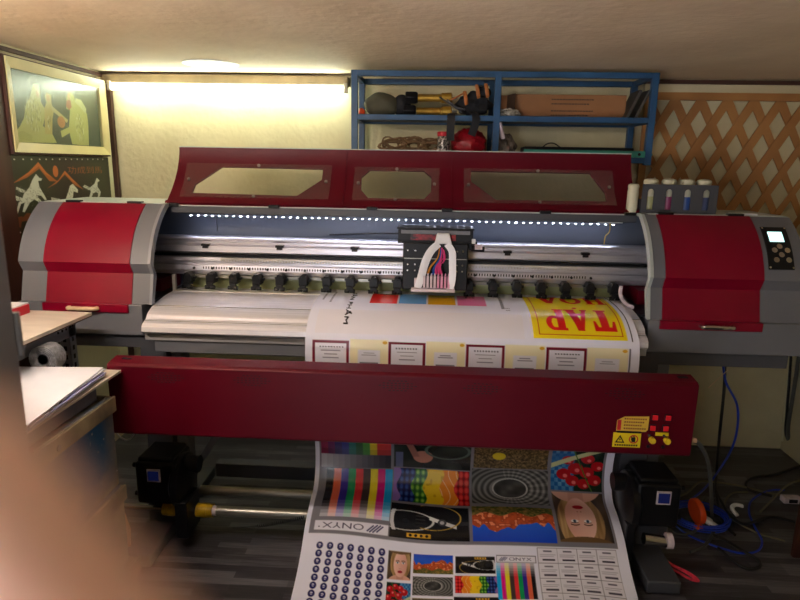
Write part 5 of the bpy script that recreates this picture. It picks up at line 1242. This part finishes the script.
topthing(MB().ell((-1.52, 1.93, .885), (.075, .06, .036), 20, 12, fn=lambda q: 1 + .1 * math.sin(5 * q.x)), 'dark_cloth', M['teal'], 'dark teal cloth lump under the laminate table', 'cloth')
topthing(MB().path(smooth([(-1.22, 2.0, .96), (-1.30, 2.05, .93), (-1.33, 2.02, .87), (-1.30, 1.95, .80)]), .003, 6), 'thin_lead', M['rubber'], 'thin black lead hanging under the laminate table', 'cable') if False else None
cbp = MB().prism([(-1.115, .165), (-1.070, .170), (-1.066, .235), (-1.082, .300), (-1.115, .305)], 1.905, 1.915, axis='y')
topthing(MB().add([], []) if False else cbp, 'cardboard_flap', M['cardtan'], 'tan cardboard flap beside the middle crate', 'cardboard')
topthing(MB().path(smooth([(-1.165, 2.03, .62), (-1.150, 2.03, .555), (-1.115, 2.03, .530), (-1.085, 2.03, .56), (-1.08, 2.03, .62)]), .0035, 8), 'white_lead', M['white'], 'thin white cable loop hanging below the left end of the red panel', 'cable')

# ================================================================ right side floor clutter
def cable(P, r, m, name, label, k=8):
    return topthing(MB().path(smooth(P, k), r, 8), name, m, label, 'cable')
cable([(1.31, 2.62, 0.725), (1.323, 2.62, 0.594), (1.32, 2.6, 0.411), (1.521, 2.976, 0.05), (1.436, 2.786, 0.012), (1.346, 2.523, 0.01), (1.349, 2.409, 0.01)], .0065, M['rubber'], 'power_cable', 'black cable dropping straight from under the right side hood to the floor')
cable([(1.291, 2.6, 0.731), (1.316, 2.6, 0.639), (1.378, 2.6, 0.533), (1.394, 2.6, 0.414), (1.378, 2.6, 0.306), (1.477, 2.894, 0.03), (1.371, 2.78, 0.012), (1.268, 2.68, 0.012)], .005, M['blue_cable'], 'network_cable', 'blue cable bowing out from under the right side hood down to the blue coil')
cable([(0.922, 1.985, 0.636), (0.955, 2.0, 0.615), (1.02, 2.06, 0.522), (1.08, 2.13, 0.373), (1.292, 2.511, 0.04), (1.271, 2.434, 0.014), (1.185, 2.323, 0.012), (1.101, 2.269, 0.012)], .0075, M['grey_cable'], 'panel_cable', 'dark grey cable curving from the right end of the red panel to the floor')
cable([(2.313, 3.236, 0.01), (2.011, 3.087, 0.008), (1.826, 2.985, 0.008), (1.703, 2.943, 0.008), (1.625, 2.876, 0.008), (1.61, 2.807, 0.008), (1.69, 2.758, 0.008)], .0065, M['rubber'], 'power_cable', 'black cable looping in from the right near the back wall')
cable([(1.78, 2.818, 0.01), (1.697, 2.807, 0.007), (1.574, 2.714, 0.007), (1.506, 2.605, 0.007), (1.471, 2.483, 0.007), (1.448, 2.379, 0.007), (1.39, 2.305, 0.007), (1.311, 2.286, 0.007), (1.228, 2.326, 0.007), (1.151, 2.391, 0.007), (1.117, 2.458, 0.01)], .0045, M['blue_cable'], 'network_cable', 'blue cable making the wide loop on the floor right of the orange reel')
cable([(1.766, 2.743, 0.015), (1.678, 2.797, 0.006), (1.575, 2.835, 0.012), (1.468, 2.869, 0.01), (1.391, 2.863, 0.01), (1.29, 2.758, 0.01), (1.22, 2.703, 0.012)], .0045, M['olive_cable'], 'beige_cable', 'beige cable snaking from the clear plug toward the motor')
cable([(1.582, 2.772, 0.016), (1.513, 2.774, 0.006), (1.435, 2.686, 0.006), (1.396, 2.573, 0.006), (1.416, 2.503, 0.006), (1.467, 2.432, 0.006), (1.549, 2.388, 0.006)], .0040, M['olive_cable'], 'beige_cable', 'thin beige cable looping round the white plug')
cable([(1.245, 2.395, 0.014), (1.289, 2.37, 0.009), (1.329, 2.284, 0.014), (1.361, 2.241, 0.009), (1.342, 2.196, 0.009), (1.282, 2.185, 0.009), (1.252, 2.246, 0.009), (1.233, 2.31, 0.009)], .0065, M['rubber'], 'power_cable', 'black cable forming an angular loop nearest the viewer')
cable([(1.429, 2.77, 0.01), (1.407, 2.659, 0.016), (1.396, 2.557, 0.016), (1.43, 2.489, 0.016), (1.579, 2.566, 0.01), (1.674, 2.537, 0.008)], .0065, M['rubber'], 'power_cable', 'black cable crossing the middle of the tangle')
cable([(1.553, 2.601, 0.012), (1.664, 2.71, 0.014), (1.794, 2.837, 0.016), (1.903, 2.916, 0.01), (2.09, 2.962, 0.01)], .0045, M['olive_cable'], 'beige_cable', 'beige cable running up to the right wall')
cable([(1.07, 2.431, 0.03), (1.091, 2.4, 0.012), (1.146, 2.4, 0.01), (1.2, 2.44, 0.016), (1.265, 2.568, 0.028), (1.341, 2.683, 0.03)], .0060, M['grey_cable'], 'grey_cable', 'grey cable bending round the take-up motor')
# coil of blue network cable
P = []
cx, cy = (1.247, 2.523)
for k in range(7 * 20):
    a = 2 * PI * k / 20; q = 1 + .10 * math.sin(a * .31 + 1)
    P.append((cx + .115 * q * math.cos(a), cy + .10 * q * math.sin(a), .008 + .0045 * (k / 20) + .003 * math.sin(a * .7)))
topthing(MB().path(smooth(P, 2), .0035, 6), 'cable_coil', M['blue_cable'], 'coiled hank of blue network cable on the floor round the orange reel', 'cable')
ox, oy = (1.207, 2.473)
R = Euler((0.1, -.12, .12)).to_matrix()
orr = thing('orange_reel', (ox, oy, .014), 'orange ring-shaped cable reel tilted upright in the blue coil', 'reel')
MB().lathe([(.030, -.013), (.053, -.013), (.056, -.009), (.056, .009), (.053, .013), (.030, .013), (.030, -.013)], (ox, oy, .078), 36, axis='x', R=R).build('ring', M['orange'], orr, sharp=40)
MB().lathe([(.010, -.004), (.032, -.003), (.032, .003), (.010, .004)], (ox, oy, .078), 30, axis='x', R=R).build('hub', mat('dark_orange_hub', (170, 52, 16), .5), orr)
MB().obox((ox - .004, oy - .04, .028), (.034, .024, .020), (0, .2, .4)).build('latch', M['orange'], orr, bevel=.004)
px_, py_ = (1.242, 2.467)
wp = thing('white_plug', (px_, py_, .02), 'white plug lying on the blue coil beside the orange reel', 'plug')
MB().obox((px_, py_, .045), (.06, .028, .026), (0, .35, -.5)).build('plug_body', M['white'], wp, bevel=.006)
MB().obox((px_ + .035, py_ - .018, .030), (.03, .018, .014), (0, .35, -.5)).build('plug_tip', M['white'], wp, bevel=.003)
px_, py_ = (1.454, 2.58)
topthing(MB().path(smooth([(px_ - .03, py_ - .03, .02), (px_ - .035, py_ + .01, .03), (px_ - .01, py_ + .035, .035), (px_ + .025, py_ + .035, .03)]), .010, 10, flat=(.7, 1)), 'white_cable_clip', M['white'], 'white curved plug end among the black cables', 'plug')
px_, py_ = (1.755, 2.716)
ct = thing('cable_connector', (px_, py_, 0), 'cloudy clear cable connector near the right edge', 'connector')
MB().box(px_ - .042, px_ + .042, py_ - .02, py_ + .02, .004, .034).build('shell', M['damper'], ct, bevel=.004)
MB().box(px_ - .02, px_ + .02, py_ - .0215, py_ - .02, .010, .028).build('slot', M['hole'], ct)
bx = (0.883, 2.112)
topthing(MB().path(smooth([(0.975, 2.21, 0.01), (1.0, 2.171, 0.012), (1.04, 2.135, 0.01), (1.059, 2.098, 0.008), (1.032, 2.096, 0.012), (0.993, 2.135, 0.016), (0.954, 2.166, 0.018)], 6), .011, 8, flat=(.15, 1)), 'lanyard', M['pink'], 'pinkish red flat strap on the floor beside the right-hand foot of the printer', 'strap')
cb_ = (1.521, 2.279)
cbn = thing('dark_board', (cb_[0] + .1, cb_[1], 0), 'dark brown upright board with a white label at the right edge of the floor', 'board')
MB().box(cb_[0], cb_[0] + .30, cb_[1], cb_[1] + .022, 0, .36).build('body', M['darkwood'], cbn, bevel=.003)
MB().box(cb_[0] + .028, cb_[0] + .27, cb_[1] - .003, cb_[1], .10, .17).build('white_label', M['paperw'], cbn)
for P, r, m, lab in (([(2.014, 3.25, 0.886), (2.011, 3.25, 0.608), (2.014, 3.25, 0.349), (2.0, 3.22, 0.155), (2.084, 3.294, 0.02), (2.084, 3.161, 0.02)], .010, 'grey_cable', 'thick grey cable running down the right corner of the back wall'), ([(1.984, 3.29, 0.652), (2.0, 3.29, 0.48), (2.014, 3.28, 0.248), (2.019, 3.26, 0.107), (2.09, 3.273, 0.012)], .007, 'rubber', 'black cable running down the right corner of the back wall'), ([(1.994, 3.298, 0.65), (2.003, 3.298, 0.419), (2.017, 3.298, 0.181), (2.028, 3.298, 0.053)], .006, 'trimcream', 'pale conduit running down the wall right of the printer')):
    topthing(MB().path(smooth(P, 6), r, 8), 'wall_cable', M[m], lab, 'cable')
yw = (2.074, 3.212, 0.03)
topthing(MB().ell((yw[0], yw[1], yw[2] + .006), (.03, .03, .035), 14, 10, fn=lambda q: 1 + .15 * math.sin(7 * q.x + 4 * q.z)), 'yellow_tape_wad', M['yellow_tape'], 'yellow tape lump on the floor by the cables at the right corner', 'tape')
topthing(MB().path([(1.317, 2.6, 0.695), (1.195, 2.5, 0.644)], .0018, 6), 'pale_tie', M['cream'], 'thin pale cable tie sticking out under the right side hood', 'tie')

# ================================================================ camera
cam_data = bpy.data.cameras.new('camera'); cam = bpy.data.objects.new('camera', cam_data); COL.objects.link(cam); SC.camera = cam
cam_data.sensor_width = 36; cam_data.lens = 36 * 604 / 800; cam_data.clip_start = .005
P_, R_r, YW = math.radians(12.6), math.radians(1.0), math.radians(2.9)
def dirv(r, d, f):
    fy = f * math.cos(P_) - d * math.sin(P_); z = -(f * math.sin(P_) + d * math.cos(P_))
    return Vector((r * math.cos(YW) - fy * math.sin(YW), r * math.sin(YW) + fy * math.cos(YW), z))
rt = dirv(math.cos(R_r), -math.sin(R_r), 0); up = -dirv(math.sin(R_r), math.cos(R_r), 0); bkv = -dirv(0, 0, 1)
CM = Matrix((rt, up, bkv)).transposed().to_4x4(); CM.translation = Vector((0, 0, 1.55)); cam.matrix_world = CM
cam_data.dof.use_dof = True; cam_data.dof.focus_distance = 2.25; cam_data.dof.aperture_fstop = cam_data.lens / 8.0

# ================================================================ the hand of the person holding the camera
K = lambda x, y, z: CM @ Vector((x, y, z))       # metres right, up and behind the lens
hn = thing('person', K(.05, -.13, -.03), 'out-of-focus hand of the person taking the picture, one finger before the lens', 'person')
# one skeleton: forearm, palm, thumb and four fingers
J = [K(.040, -.118, -.050), K(.070, -.175, -.020), K(.100, -.260, .040), K(.130, -.360, .130),      # palm, wrist, forearm
     K(.030, -.082, -.060), K(.0175, -.0445, -.068), K(.0065, -.0298, -.070), K(-.0015, -.0165, -.070)]
def P3(px, py, d): return K((px - 400) / 604 * d, -(py - 300) / 604 * d, -d)
idx = [P3(330, 960, .060), P3(95, 665, .0565), P3(-20, 518, .056), P3(-88, 398, .056)]
palm, wrist, fore1, fore2 = K(.035, -.140, -.050), K(.060, -.185, -.020), K(.085, -.27, .03), K(.11, -.37, .10)
V_ = [palm, wrist, fore1, fore2]; RV = [(.020, .013), (.024, .018), (.033, .028), (.040, .036)]; E_ = [(0, 1), (1, 2), (2, 3)]
def chain(root, pts, rads):
    prev = root
    for p, r in zip(pts, rads):
        V_.append(p); RV.append((r, r)); E_.append((prev, len(V_) - 1)); prev = len(V_) - 1
    return prev
chain(0, idx, [.0105, .0093, .0086, .0080])
chain(0, [K(.020, -.098, -.046), K(.012, -.094, -.082), K(.022, -.103, -.102), K(.034, -.108, -.100)], [.0105, .0098, .0090, .0080])
chain(0, [K(.032, -.112, -.040), K(.026, -.112, -.078), K(.036, -.120, -.096), K(.047, -.123, -.094)], [.0100, .0092, .0086, .0076])
chain(0, [K(.046, -.126, -.034), K(.042, -.128, -.066), K(.050, -.135, -.082), K(.058, -.137, -.080)], [.0092, .0082, .0076, .0068])
chain(1, [K(.035, -.165, -.005), K(.008, -.135, .004), K(-.006, -.105, -.004)], [.0140, .0118, .0100])
me = bpy.data.meshes.new('hand'); o0 = wloc(hn)
me.from_pydata([tuple(v - o0) for v in V_], E_, [])
me.materials.append(M['skin']); ho = bpy.data.objects.new('body', me); COL.objects.link(ho); ho.parent = hn
sk = ho.modifiers.new('skin', 'SKIN'); sk.use_smooth_shade = True
for i, r in enumerate(RV): me.skin_vertices[0].data[i].radius = r
me.skin_vertices[0].data[0].use_root = True
sb = ho.modifiers.new('sub', 'SUBSURF'); sb.levels = 2; sb.render_levels = 2
MB().path([K(.083, -.262, .024), K(.11, -.37, .10), K(.135, -.47, .16)], [.046, .052, .056], 20).build('sleeve', M['sleeve'], hn)

# ================================================================ light
w = bpy.data.worlds.new('world'); SC.world = w; w.use_nodes = True
wn = w.node_tree; bg = wn.nodes['Background']; bg.inputs[1].default_value = 4.2
gc = wn.nodes.new('ShaderNodeTexCoord'); sx = wn.nodes.new('ShaderNodeSeparateXYZ'); wn.links.new(gc.outputs['Generated'], sx.inputs[0])
wr = wn.nodes.new('ShaderNodeValToRGB'); e = wr.color_ramp.elements      # bright lower half added as unseen sunlit ground, lights the ceiling; duller above
e[0].position = .47; e[0].color = (.97, .95, 1.0, 1); e[1].position = .53; e[1].color = (.22, .23, .25, 1)
ma = wn.nodes.new('ShaderNodeMath'); ma.operation = 'MULTIPLY_ADD'; ma.inputs[1].default_value = .5; ma.inputs[2].default_value = .5
wn.links.new(sx.outputs['Z'], ma.inputs[0]); wn.links.new(ma.outputs[0], wr.inputs[0]); wn.links.new(wr.outputs[0], bg.inputs[0])
SC.view_settings.view_transform = 'Standard'; SC.view_settings.look = 'None'; SC.view_settings.gamma = 1.0
SC.view_settings.use_curve_mapping = False; SC.view_settings.exposure = 1.2
SC.cycles.use_denoising = True
SC.cycles.max_bounces = 8; SC.cycles.diffuse_bounces = 4; SC.cycles.glossy_bounces = 4; SC.cycles.transparent_max_bounces = 12
SC.cycles.sample_clamp_indirect = 6; SC.cycles.caustics_reflective = False; SC.cycles.caustics_refractive = False
SC.cycles.use_light_tree = True
